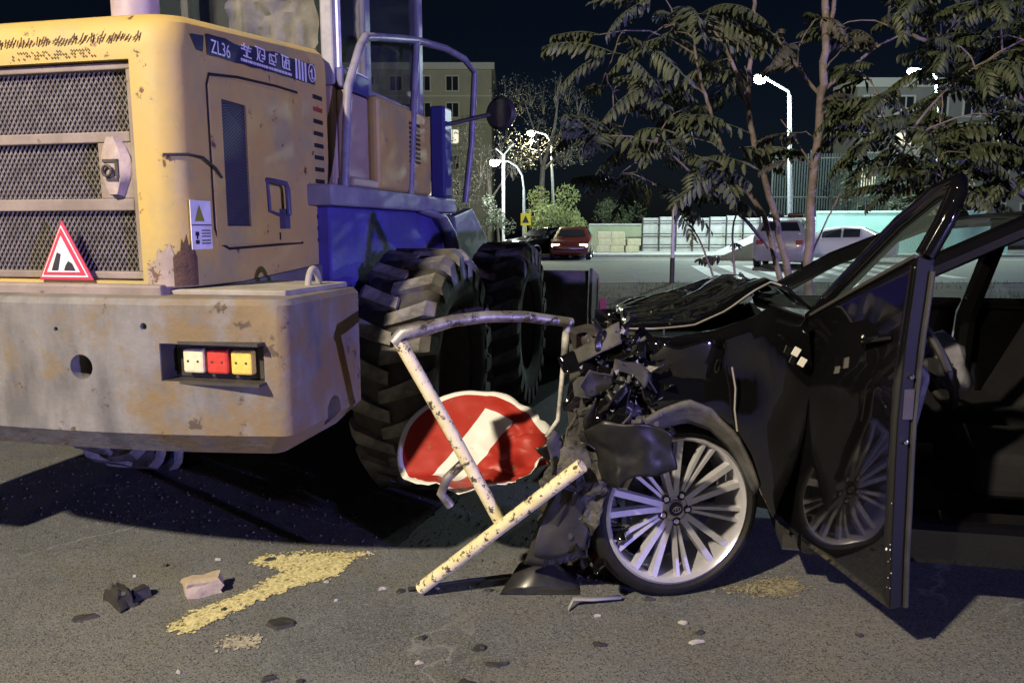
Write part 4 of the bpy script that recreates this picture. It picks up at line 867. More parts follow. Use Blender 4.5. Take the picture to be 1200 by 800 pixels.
# ------------------------------------------------------------------ torn road sign and its bent yellow frame
FR = empty('bent_sign_frame', (G(490, 690).x, G(490, 690).y, 0), 0, 'bent chipped yellow steel tube frame of a knocked-over road sign between loader and sedan', 'sign frame')
def fp(pts, r, nm, m, seg=12): return MB().tube(pts, r, seg).build(nm, m, FR, world=True, smooth=40)
g0 = G(493, 689, 0.027)
e1 = P(682, 545, 2.47)
fp([g0, g0.lerp(e1, 0.5), e1], 0.024, 'ground_leg', yelpole)
lt_ = P(467, 398, 2.60); j_ = g0.lerp(e1, 0.52) + Vector((0.0, 0.035, 0.01))
fp([lt_, lt_.lerp(j_, 0.5) + Vector((0.004, 0.0, 0)), j_], 0.023, 'upright_leg', yelpole)
fp([P(463, 402, 2.60), P(472, 391, 2.60), P(495, 386, 2.62), P(530, 376, 2.66), P(570, 371, 2.70), P(615, 371, 2.76), P(670, 378, 2.84)], [0.026, 0.026, 0.025, 0.022, 0.021, 0.020, 0.018], 'top_tube', steeltube)
fp([P(664, 382, 2.84), P(663, 400, 2.84), P(660, 430, 2.84), P(657, 462, 2.83), P(654, 492, 2.80), P(640, 512, 2.78)], [0.014, 0.016, 0.010, 0.009, 0.009, 0.008], 'hanging_strip', mat('paint_flake_strip', (0.45, 0.44, 0.42), (0.10, 0.10, 0.10), 14, 0.6, bump=0.2))
fp([P(545, 540, 2.66), P(524, 560, 2.66), P(517, 578, 2.66), P(528, 592, 2.67)], 0.017, 'sign_bracket', steeltube)
sgm = bpy.data.materials.new('no_entry_print'); sgm.use_nodes = True
n, l = sgm.node_tree.nodes, sgm.node_tree.links; bb = n['Principled BSDF']; bb.inputs['Roughness'].default_value = 0.45
uvn = n.new('ShaderNodeUVMap'); sx_ = n.new('ShaderNodeSeparateXYZ'); l.new(uvn.outputs[0], sx_.inputs[0])
def mth(op, a, b=None):
    q = n.new('ShaderNodeMath'); q.operation = op
    for i, v in enumerate((a, b)):
        if v is None: continue
        if isinstance(v, (int, float)): q.inputs[i].default_value = v
        else: l.new(v, q.inputs[i])
    return q.outputs[0]
rr = mth('SQRT', mth('ADD', mth('POWER', sx_.outputs[0], 2), mth('POWER', sx_.outputs[1], 2)))
bar = mth('MULTIPLY', mth('LESS_THAN', mth('ABSOLUTE', sx_.outputs[0]), 0.66), mth('LESS_THAN', mth('ABSOLUTE', sx_.outputs[1]), 0.20))
wh = mth('MAXIMUM', mth('GREATER_THAN', rr, 0.925), bar)
tcn = n.new('ShaderNodeTexCoord'); nn_ = n.new('ShaderNodeTexNoise'); nn_.inputs['Scale'].default_value = 14; nn_.inputs['Detail'].default_value = 8; l.new(tcn.outputs['Object'], nn_.inputs['Vector'])
m1 = n.new('ShaderNodeMix'); m1.data_type = 'RGBA'; m1.inputs[6].default_value = (0.36, 0.024, 0.014, 1); m1.inputs[7].default_value = (0.27, 0.02, 0.013, 1); l.new(nn_.outputs[0], m1.inputs[0])
m2 = n.new('ShaderNodeMix'); m2.data_type = 'RGBA'; l.new(wh, m2.inputs[0]); l.new(m1.outputs[2], m2.inputs[6]); m2.inputs[7].default_value = (0.66, 0.67, 0.64, 1)
sc_ = mth('MULTIPLY', mth('GREATER_THAN', nn_.outputs[0], 0.66), 0.6)
m3 = n.new('ShaderNodeMix'); m3.data_type = 'RGBA'; l.new(sc_, m3.inputs[0]); l.new(m2.outputs[2], m3.inputs[6]); m3.inputs[7].default_value = (0.24, 0.10, 0.06, 1); l.new(m3.outputs[2], bb.inputs['Base Color'])
def sign_pt(a, r, z_off=0.0):
    # disc coordinates; the lower third is folded up under, the right edge torn and rippled
    x, y = r * math.cos(a), r * math.sin(a)
    f = max(0, -0.42 - y)
    yy = y + f * 1.25
    depth = 0.68 * y - f * 0.55 + 0.10 * max(0, x - 0.1) ** 2
    q = Vector((x, depth, yy * 0.66 - 0.0))
    cr = 0.018 + 0.34 * max(0, x) ** 1.5 * (1 if y < 0.4 else 0.5) + 0.14 * max(0, -0.25 - y)
    q += nvec(Vector((x * 2.6, y * 2.6, 1.3))) * cr * 0.9 + nvec(Vector((x * 7, y * 7, 4.3))) * cr * 0.30
    kx = max(0, x - 0.05) * max(0, 0.75 - y) * 0.9
    q += Vector((0, -0.22 * kx * abs(math.sin(5.2 * x + 3.1 * y)), 0.14 * kx * abs(math.sin(4.0 * y - 5.0 * x + 1))))
    return q
smb = MB(); NA, NRr = 96, 26; uv = []
vs = []
for i in range(NRr + 1):
    for k in range(NA):
        a = 2 * math.pi * k / NA; r = i / NRr * 1.0
        vs.append(sign_pt(a, r)); b_ = R(-58); x, y = r * math.cos(a), r * math.sin(a); uv.append((x * math.cos(b_) - y * math.sin(b_), x * math.sin(b_) + y * math.cos(b_)))
S0 = P(553, 526, 2.98); SC = 0.298
vs = [S0 + q * SC for q in vs]
smb.add(vs, [(i * NA + k, i * NA + (k + 1) % NA, (i + 1) * NA + (k + 1) % NA, (i + 1) * NA + k) for i in range(NRr) for k in range(NA)])
me = smb.mesh('no_entry_sign', sgm, Matrix.Translation(-S0))
ul = me.uv_layers.new(name='UVMap')
for lp2 in me.loops: ul.data[lp2.index].uv = uv[lp2.vertex_index]
me.shade_smooth(); me.set_sharp_from_angle(angle=R(40))
SG = bpy.data.objects.new('no_entry_sign', me); col.objects.link(SG); SG.location = S0
md = SG.modifiers.new('t', 'SOLIDIFY'); md.thickness = 0.003
tag(SG, 'crumpled round red no-entry sign with white bar, caught behind the bent yellow tubes', 'road sign')

# ------------------------------------------------------------------ debris on the asphalt
def lump(name, px, py, size, m, label, cat, rz=0.3, group=None, amp=0.25, seed=1, bev=0.006, top=1.0):
    p = G(px, py); bm = bmesh.new(); bmesh.ops.create_cube(bm, size=1); bmesh.ops.subdivide_edges(bm, edges=bm.edges, cuts=3, use_grid_fill=True)
    mb = MB(); bm.verts.index_update(); sx, sy, sz = size; Rm = Matrix.Rotation(rz, 3, 'Z')
    for v in bm.verts:
        q = Vector(v.co); d = nvec(q * 2.3 + Vector((seed, seed * 2, seed))) * amp * 0.35 + nvec(q * 6 + Vector((seed, 0, seed))) * amp * 0.1
        tp = 1 - (1 - top) * (q.z + 0.5); q = Vector((q.x * tp, q.y * tp, q.z)) + d; mb.v.append(Rm @ Vector((q.x * sx, q.y * sy, q.z * sz)))
    mb.f = [tuple(v.index for v in f.verts) for f in bm.faces]; mb.m = [0] * len(mb.f); bm.free()
    zmin = min(q.z for q in mb.v)
    for q in mb.v: q.z -= zmin
    o = mb.build(name, m, smooth=28); o.location = (p.x, p.y, -0.002); return tag(o, label, cat, group)
def flake(name, px, py, size, th, m, label, cat, group, seed):
    rn_ = random.Random(seed); p = G(px, py); k = rn_.randint(5, 8); a0 = rn_.uniform(0, 6.28); rz = rn_.uniform(-0.7, 0.7)
    base = []
    for i in range(k):
        a = a0 + 2 * math.pi * (i + rn_.uniform(-0.3, 0.3)) / k; r_ = rn_.uniform(0.55, 1.0); q = Vector((math.cos(a) * r_ * size[0] / 2, math.sin(a) * r_ * size[1] / 2, 0)); q.rotate(Matrix.Rotation(rz, 3, 'Z')); base.append(q)
    mb = MB(); n_ = len(base); tops = [q * rn_.uniform(0.75, 0.95) + Vector((0, 0, th * rn_.uniform(0.4, 1.6))) for q in base]
    mb.add(base + tops + [Vector((0, 0, th * 1.5))], [(i, (i + 1) % n_, n_ + (i + 1) % n_, n_ + i) for i in range(n_)] + [(n_ + i, n_ + (i + 1) % n_, 2 * n_) for i in range(n_)] + [tuple(range(n_ - 1, -1, -1))])
    o = mb.build(name, m); o.location = (p.x, p.y, 0.001); return tag(o, label, cat, group)
stone = mat('broken_brick', (0.42, 0.35, 0.25), (0.34, 0.28, 0.21), 14, 0.9, bump=0.5, bscale=40, chip=(0.22, 0.15, 0.1), chip_t=0.62)
lump('broken_brick', 238, 694, (0.13, 0.075, 0.055), stone, 'broken pale sand-coloured brick lying beside the yellow paint mark', 'brick', 0.5, amp=0.4, seed=8)
darkst = mat('dark_fragment', (0.028, 0.027, 0.027), (0.016, 0.016, 0.016), 12, 0.7, bump=0.3)
lump('plastic_chunk', 141, 706, (0.15, 0.07, 0.06), darkst, 'larger dark angular plastic chunk on the asphalt left of the brick', 'debris', -0.7, amp=0.5, seed=7, top=0.5)
lump('plastic_chunk', 164, 700, (0.08, 0.06, 0.04), darkst, 'small dark chunk touching a larger dark chunk on the asphalt', 'debris', 0.9, amp=0.5, seed=9, top=0.6)
flat = [(317, 653, 0.06, 0.035), (330, 728, 0.13, 0.07), (316, 793, 0.06, 0.02), (352, 796, 0.03, 0.02), (97, 722, 0.10, 0.03), (545, 797, 0.07, 0.03), (562, 757, 0.06, 0.03), (583, 776, 0.08, 0.025),
        (573, 689, 0.06, 0.02), (470, 690, 0.04, 0.03), (702, 753, 0.05, 0.02), (820, 740, 0.04, 0.02), (194, 660, 0.03, 0.02), (1008, 742, 0.03, 0.02), (495, 745, 0.03, 0.02), (262, 712, 0.03, 0.02), (415, 600, 0.05, 0.03), (760, 700, 0.05, 0.02)]
for k, (x, y, sx, sy) in enumerate(flat):
    flake('plastic_shard', x, y + 3, (sx * 1.15, sy * 1.5), 0.007, darkst, 'flat black plastic shard lying on the asphalt', 'debris', 'black shards scattered on the asphalt', k + 11)
pale = mat('pale_fragment', (0.36, 0.35, 0.32), (0.26, 0.25, 0.23), 14, 0.8)
for k, (x, y, sx) in enumerate(((448, 690, 0.05), (512, 690, 0.03), (432, 648, 0.03), (491, 777, 0.04), (670, 694, 0.05), (700, 722, 0.04), (690, 676, 0.03), (256, 656, 0.04), (394, 704, 0.03), (383, 682, 0.03), (210, 788, 0.03), (660, 690, 0.03), (815, 752, 0.07), (800, 730, 0.05), (158, 676, 0.02))):
    flake('pale_chip', x, y, (sx, sx * 0.6), 0.006, pale, 'small pale chip of plastic or stone on the asphalt', 'debris', 'pale chips scattered on the asphalt', k + 41)
for nm, a, b, lab in (('torn_strip', (168, 542), (238, 530), 'torn pale strip lying on the ground under the counterweight'), ('broken_stick', (315, 548), (352, 530), 'thin pale stick lying under the corner of the counterweight')):
    pa, pb = G(*a), G(*b); d = (pb - pa); wd = Vector((0.0, 0.03 if nm == 'torn_strip' else 0.012, 0)); mb = MB()
    rows = [[pa.lerp(pb, i / 8) + wd * (0.5 + 0.5 * nz((i, 0, 0), 0.9)) * s + Vector((0, 0, 0.012 + 0.01 * nz((i, 1, 0), 0.7))) for s in (-1, 1)] for i in range(9)]
    for r_ in rows:
        for q in r_: q -= pa
    mb.grid(rows); o = mb.build(nm, pale, solid=0.006); o.location = pa; tag(o, lab, 'debris')
# black mirror housing in front of the nose, and a rod standing in for the leg shadow
mh = MB(); c0 = G(632, 690)
prof = [(-0.15, 0.0), (-0.10, 0.075), (-0.03, 0.105), (0.03, 0.11), (0.08, 0.06), (0.15, 0.0)]
rows = []
for j in range(7):
    t = j / 6; rows.append([Vector((x * (1 - 0.35 * t ** 2) + 0.02 * t, -0.05 + 0.17 * t, 0.004 + z * (0.35 + 0.65 * math.sin(math.pi * (0.15 + 0.7 * t))) * (1.0 if 0 < t < 1 else 0.5))) for x, z in prof])
mh.grid(rows); crumple(mh, 0.008, 9, 2); mh.add(rows[0], [tuple(range(6))]); mh.add(rows[-1], [tuple(range(5, -1, -1))])
o = mh.build('mirror_housing', mat('gloss_black_plastic', (0.016, 0.016, 0.017), (0.03, 0.03, 0.03), 9, 0.3), smooth=45); o.location = c0; tag(o, 'broken black door-mirror housing lying on the asphalt before the crushed nose', 'mirror')
p0, p1 = G(478, 690, 0.012), G(600, 676, 0.02); mb = MB().tube([Vector((0, 0, 0.012)), (p1 - p0) * 0.5 + Vector((0, 0.01, 0.014)), (p1 - p0) + Vector((0, 0, 0.02))], 0.008, 8); o = mb.build('leg_shadow_rod', blackpl, smooth=40); o.location = (p0.x, p0.y, 0); tag(o, 'thin black rod standing in for the cast shadow of the yellow leg', 'rod')
p0 = G(666, 716); mb = MB(); pts = [Vector((0, 0, 0.006)), Vector((0.02, 0.03, 0.03)), Vector((0.09, 0.05, 0.018)), Vector((0.20, 0.075, 0.014))]
mb.grid([[q + Vector((0, -0.008, 0)), q + Vector((0, 0.008, 0.006))] for q in pts]); o = mb.build('bent_trim_strip', mat('grey_strip', (0.24, 0.24, 0.24), rough=0.5), solid=0.005, smooth=50); o.location = p0; tag(o, 'thin bent grey trim strip curling off the asphalt', 'trim strip')
rnd = random.Random(17)
for k in range(10):
    lump('nose_fragment', rnd.uniform(640, 760), rnd.uniform(640, 676), (rnd.uniform(0.04, 0.12), rnd.uniform(0.03, 0.06), rnd.uniform(0.02, 0.05)), rnd.choice((darkst, blackpl, dustpl)), 'jagged dark fragment heaped on the asphalt under the crushed nose', 'debris', rnd.uniform(0, 3), 'jagged fragments under the crushed nose', 0.6, k + 71)
# gravel and glass crumbs nobody could count
gv = MB(); rnd = random.Random(5)
def crumb(mb, p, s):
    vs = [p + Vector((rnd.uniform(-1, 1) * s, rnd.uniform(-1, 1) * s, 0)) for _ in range(3)] + [p + Vector((rnd.uniform(-.3, .3) * s, rnd.uniform(-.3, .3) * s, s * rnd.uniform(0.5, 1.2)))]
    mb.add(vs, [(0, 1, 2), (0, 1, 3), (1, 2, 3), (2, 0, 3)])
for k in range(1400):
    x, y = rnd.uniform(0, 640), rnd.uniform(535, 640); crumb(gv, G(x, y), rnd.uniform(0.003, 0.011))
for k in range(900): crumb(gv, G(rnd.uniform(0, 1200), rnd.uniform(640, 800)), rnd.uniform(0.002, 0.005))
for k in range(500): crumb(gv, G(rnd.gauss(660, 70), rnd.gauss(670, 14)), rnd.uniform(0.002, 0.009))
tag(gv.build('gravel', mat('gravel', (0.12, 0.11, 0.10), (0.06, 0.058, 0.055), 30, 0.9)), 'loose gravel and crumbs spread over the asphalt', None, None, 'stuff')
# ------------------------------------------------------------------ street lamps (real lights in their heads)
def street_lamp(base, arm_pts, label, watts, colr, head_dir, r=0.09, glow=60, name='street_lamp', group='street lamps'):
    L_ = empty(name, base, 0, label, 'street lamp', group); pts = [Vector(p) for p in arm_pts]
    MB().tube([Vector(base), Vector(base).lerp(pts[0], 0.5), pts[0]], [r, r * 0.85, r * 0.65], 10).build('pole', galv, L_, world=True, smooth=40)
    MB().tube([Vector(base), Vector(base) + Vector((0, 0, 0.6))], r * 1.5, 10).build('pole_base', galv, L_, world=True, smooth=40)
    if len(pts) > 1: MB().tube(pts, r * 0.5, 8).build('arm', galv, L_, world=True, smooth=40)
    hd_ = Vector(head_dir).normalized(); h0 = pts[-1]; up = Vector((0, 0, 1)); sd = hd_.cross(up).normalized()
    Rm = Matrix((sd, hd_, up)).transposed()
    MB().box(h0 + hd_ * 0.25, (0.26, 0.62, 0.10), Rm).build('lamp_head', galv, L_, world=True, bevel=0.03)
    em_ = mat('lamp_glow_%d_%d' % (int(colr[0] * 99), int(colr[2] * 99)), (0.8, 0.8, 0.8), emit=colr, emit_s=glow)
    k_ = 1.0 if glow < 100 else 2.2  # far lenses oversized to stand in for lamp glare
    MB().lathe([(0.0, -0.13 * k_), (0.09 * k_, -0.10 * k_), (0.13 * k_, -0.03 * k_), (0.12 * k_, 0.0), (0.0, 0.0)], h0 + hd_ * 0.3 + Vector((0, 0, -0.052)), (0, 0, 1), 16).build('lamp_lens', em_, L_, world=True, smooth=60)
    lo = lamp_light('lamp_light', MW[L_.name].inverted() @ (h0 + hd_ * 0.3 + Vector((0, 0, -0.55))), watts, colr, 0.14, L_)
    return L_
def gpt(x, Y, z=0.0): q = P(x, 300, Y); return Vector((q.x, Y, z))
# the lamp that lights the crash, on the kerb behind the viewpoint
street_lamp((-5.3, -3.8, 0.0), [(-5.3, -3.8, 6.1), (-5.15, -3.6, 6.5), (-4.75, -3.2, 6.65)], 'tall grey street lamp on the near roadside behind the loader', KEY_W, (1, 0.84, 0.61), (0.75, 0.65, 0), 0.10)
street_lamp(gpt(926, 36, 0.12), [P(925, 112, 36), P(924, 107, 36), P(898, 92, 35.6)], 'white-lit street lamp with bent arm, glowing through the leaves above the silver patrol car', 6000, (0.80, 1.0, 0.97), (-1, -0.2, 0.25), 0.12, 120)
street_lamp(gpt(1100, 38, 0.12), [P(1098, 92, 38), P(1092, 84, 38), P(1078, 82, 37.6)], 'street lamp shining cyan through the dense tree near the turquoise wall', 6000, (0.74, 1.0, 0.95), (-1, -0.1, 0.1), 0.12, 120)
street_lamp(gpt(650, 52, 0.12), [P(646, 168, 52), P(640, 158, 52), P(628, 154, 51.8)], 'street lamp with yellow glow among the bare trees by the apartment block', 3000, (1.0, 0.95, 0.55), (-1, -0.2, 0), 0.12, 140)
street_lamp(gpt(614, 44, 0.12), [P(614, 222, 44), P(612, 206, 44), P(606, 195, 44), P(596, 189, 44), P(586, 188, 44)], 'curved pale lamp post with small white lamp beside the yellow pedestrian sign', 1000, (0.95, 1.0, 0.9), (-1, 0, 0), 0.10, 120)
# ------------------------------------------------------------------ distant buildings
def facade(name, label, x0, x1, Y, ztop, storey, bay, mwall, lit=(), depth=12, off0=0):
    B = empty(name, ((x0 + x1) / 2, Y, 0), 0, label, 'building')
    MB().bx(x0, x1, Y, Y + depth, 0, ztop).build('wall', mwall, B, world=True)
    MB().bx(x0 - 0.3, x1 + 0.3, Y - 0.35, Y + depth, ztop + 0.003, ztop + 0.7).build('cornice', creamlight, B, world=True)
    nx = int((x1 - x0 - 1.0) / bay); nf = int((ztop - 1) / storey); k = 0
    wmesh = MB().bx(-0.62, 0.62, -0.01, 0.03, -0.72, 0.72)
    frm = MB().bx(-0.75, -0.62, -0.10, 0.03, -0.85, 0.85).bx(0.62, 0.75, -0.10, 0.03, -0.85, 0.85).bx(-0.62, 0.62, -0.10, 0.03, 0.72, 0.85).bx(-0.62, 0.62, -0.13, 0.03, -0.85, -0.72).bx(-0.04, 0.04, -0.08, 0.02, -0.72, 0.72)
    fme, pme, lme = frm.mesh('window_frame', creamlight), wmesh.mesh('pane', winglass), wmesh.mesh('pane', litwin)
    for f in range(nf):
        zb = ztop - 1.4 - f * storey
        MB().bx(x0 - 0.04, x1 + 0.04, Y - 0.06, Y - 0.002, zb - 1.35, zb - 1.2).build('floor_band', creamlight, B, world=True)
        for i in range(nx):
            xc = x0 + 1.2 + off0 + i * bay
            W = inst('window_frame', fme, B, MW[B.name].inverted() @ Matrix.Translation((xc, Y - 0.004, zb)))
            inst('pane', lme if (f, i) in lit else pme, W, Matrix())
            if i % 4 == 1 and f < nf - 1:
                bmb = MB().bx(xc - 1.3, xc + 1.3, Y - 1.0, Y - 0.07, zb - 1.15, zb - 1.03).bx(xc - 1.3, xc + 1.3, Y - 1.0, Y - 0.93, zb - 1.03, zb - 0.25)
                bmb.build('balcony', creamlight, B, world=True)
    return B
bR = P(576, 74, 85)
facade('apartment_building', 'cream apartment block with white cornice rising behind the loader handrail', bR.x - 30, bR.x, 85, bR.z - 0.7, 2.75, 3.0, cream, lit=((2, 8), (4, 7)), off0=0.6)
b2 = P(1006, 92, 62)
facade('apartment_building', 'pale apartment block with lit windows half hidden behind the dense tree', b2.x, b2.x + 22, 62, b2.z - 0.7, 2.75, 2.6, mat('pale_plaster', (0.26, 0.255, 0.22), (0.22, 0.215, 0.19), 0.6, 0.9), lit=((1, 1), (2, 3), (3, 2), (1, 4), (2, 0)), depth=4)
# ------------------------------------------------------------------ fences and walls beyond the side road
def wall_thing(name, label, cat, p0, p1, z0, z1, th, m, cap=None):
    p0, p1 = Vector((p0.x, p0.y, 0)), Vector((p1.x, p1.y, 0)); d = (p1 - p0).normalized(); nr = Vector((-d.y, d.x, 0)) * th
    W_ = empty(name, p0, 0, label, cat)
    MB().prism([p0 + Vector((0, 0, z0)), p1 + Vector((0, 0, z0)), p1 + Vector((0, 0, z1)), p0 + Vector((0, 0, z1))], nr).build('wall_panel', m, W_, world=True)
    if cap: MB().prism([p0 - nr * 0.2 + Vector((0, 0, z1 + 0.003)), p1 - nr * 0.2 + Vector((0, 0, z1 + 0.003)), p1 - nr * 0.2 + Vector((0, 0, z1 + 0.1)), p0 - nr * 0.2 + Vector((0, 0, z1 + 0.1))], nr * 1.4).build('coping', cap, W_, world=True)
    return W_
wall_thing('low_wall', 'low plastered wall coloured as if lit green, beyond the side road beside the panel fence', 'wall', gpt(690, 44.5), gpt(751, 44.5), 0.1, 1.55, 0.25, mat('green_lit_plaster', (0.30, 0.33, 0.22), (0.24, 0.27, 0.18), 1, 0.9), concrete)  # green light put into the colour of the pale plaster
FN = empty('panel_fence', gpt(752, 43), 0, 'pale concrete panel fence with dark rails beyond the pedestrian crossing', 'fence')
xs = [752 + 19.5 * i for i in range(13)]
for i in range(12):
    a, b = gpt(xs[i], 43), gpt(xs[i + 1], 43); hh = 1.95 + 0.06 * ((i * 7) % 3)
    MB().bx(a.x + 0.03, b.x - 0.03, 43.0, 43.1, 0.12, hh).build('fence_panel', concrete, FN, world=True, bevel=0.01)
    MB().bx(a.x - 0.03, a.x + 0.03, 42.86, 42.92, 0.1, 2.0).build('fence_post', darkm, FN, world=True)
for z in (0.45, 1.05, 1.75): MB().bx(gpt(752, 42.9).x, gpt(986, 42.9).x, 42.82, 42.858, z, z + 0.06).build('fence_rail', darkm, FN, world=True)
wall_thing('turquoise_wall', 'pale turquoise wall behind the silver patrol car', 'wall', gpt(955, 39.5), gpt(1180, 38.5), 0.1, 2.15, 0.2, mat('turquoise_paint', (0.30, 0.52, 0.45), (0.26, 0.46, 0.40), 1.5, 0.7), mat('pale_turquoise', (0.5, 0.62, 0.56), rough=0.7))
TF = empty('tall_fence', gpt(920, 47), 0, 'tall dark green slatted court fence behind the lamp pole', 'fence')
a, b = gpt(900, 47), gpt(1030, 47)
sl = MB(); x = a.x
while x < b.x: sl.bx(x, x + 0.09, 47.0, 47.03, 0.1, 5.8); x += 0.16
tag(sl.build('fence_slats', mat('dark_green_metal', (0.014, 0.022, 0.02), (0.01, 0.017, 0.015), 2, 0.7), TF, world=True), kind='stuff')
for i in range(4): xx = a.x + (b.x - a.x) * i / 3; MB().bx(xx - 0.05, xx + 0.05, 46.85, 46.95, 0.1, 6.0).build('fence_post', darkm, TF, world=True)
for z in (1.0, 3.2, 5.5): MB().bx(a.x, b.x, 46.955, 46.998, z, z + 0.08).build('fence_rail', darkm, TF, world=True)
rp = MB(); q0, q1 = gpt(832, 33), gpt(905, 33); rp.prism([q0, q1, q1 + Vector((0, 0, 1.15))], (0, 2.2, 0)); rp = rp.build('concrete_ramp', concrete, loc=q0); tag(rp, 'pale sloping concrete ramp beside the silver patrol car', 'ramp')
k = 0
for cx_, n_ in ((706, 3), (722, 3), (740, 2)):
    for j in range(n_):
        q = gpt(cx_, 41.0); o = MB().bx(-0.36, 0.36, -0.25, 0.25, 0, 0.36).build('concrete_block', mat('sand_block', (0.50, 0.44, 0.30), (0.4, 0.36, 0.25), 3, 0.9), bevel=0.03); o.location = (q.x + 0.04 * ((j * 5) % 3), q.y, 0.12 + j * 0.362)
        tag(o, ['pale concrete block at the foot of a stack by the low wall', 'pale concrete block in the second layer of a stack by the low wall', 'pale concrete block on top of a three-high stack by the low wall'][j], 'block', 'stacked concrete blocks by the low wall')
# signs and posts
ps = empty('pedestrian_sign', gpt(616, 40, 0.12), 0, 'yellow square pedestrian crossing sign on a pole beyond the side road', 'road sign')
q = P(616, 257, 40)
MB().tube([gpt(616, 40.05, 0.12), Vector((q.x, 40.05, q.z + 0.3))], 0.05, 8).build('pole', mat('yellow_post', (0.55, 0.48, 0.12), rough=0.6), ps, world=True)
MB().box(q, (0.52, 0.03, 0.62)).build('sign_plate', mat('sign_yellow', (0.75, 0.62, 0.02), rough=0.5), ps, world=True, bevel=0.01)
MB().prism([q + Vector((-0.18, -0.018, -0.18)), q + Vector((0.18, -0.018, -0.18)), q + Vector((0, -0.018, 0.20))], (0, -0.004, 0)).build('sign_symbol', mat('ink', (0.02, 0.02, 0.03)), ps, world=True)
vt = empty('lamp_mast', gpt(590, 46, 0.12), 0, 'slim white mast with forked top beside the yellow pedestrian sign', 'mast')
MB().tube([gpt(590, 46, 0.12), P(590, 182, 46)], 0.09, 8).build('pole', whitep, vt, world=True, smooth=40)
MB().tube([P(590, 182, 46), P(602, 168, 46)], 0.04, 6).build('fork', galv, vt, world=True); MB().tube([P(590, 182, 46), P(581, 174, 46)], 0.04, 6).build('fork', galv, vt, world=True)
wpst = empty('white_post', Vector((G(790, 330).x, 17.7, 0.1)), 0, 'slim white post at the far edge of the verge beside the small tree', 'post')
q = P(790, 240, 17.7); MB().tube([Vector((q.x, 17.7, 0.05)), q], 0.045, 10).build('post_tube', whitep, wpst, world=True, smooth=40); MB().tube([Vector((q.x, 17.7, 0.05)), Vector((q.x, 17.7, 0.7))], 0.056, 10).build('post_foot', darkm, wpst, world=True, smooth=40)
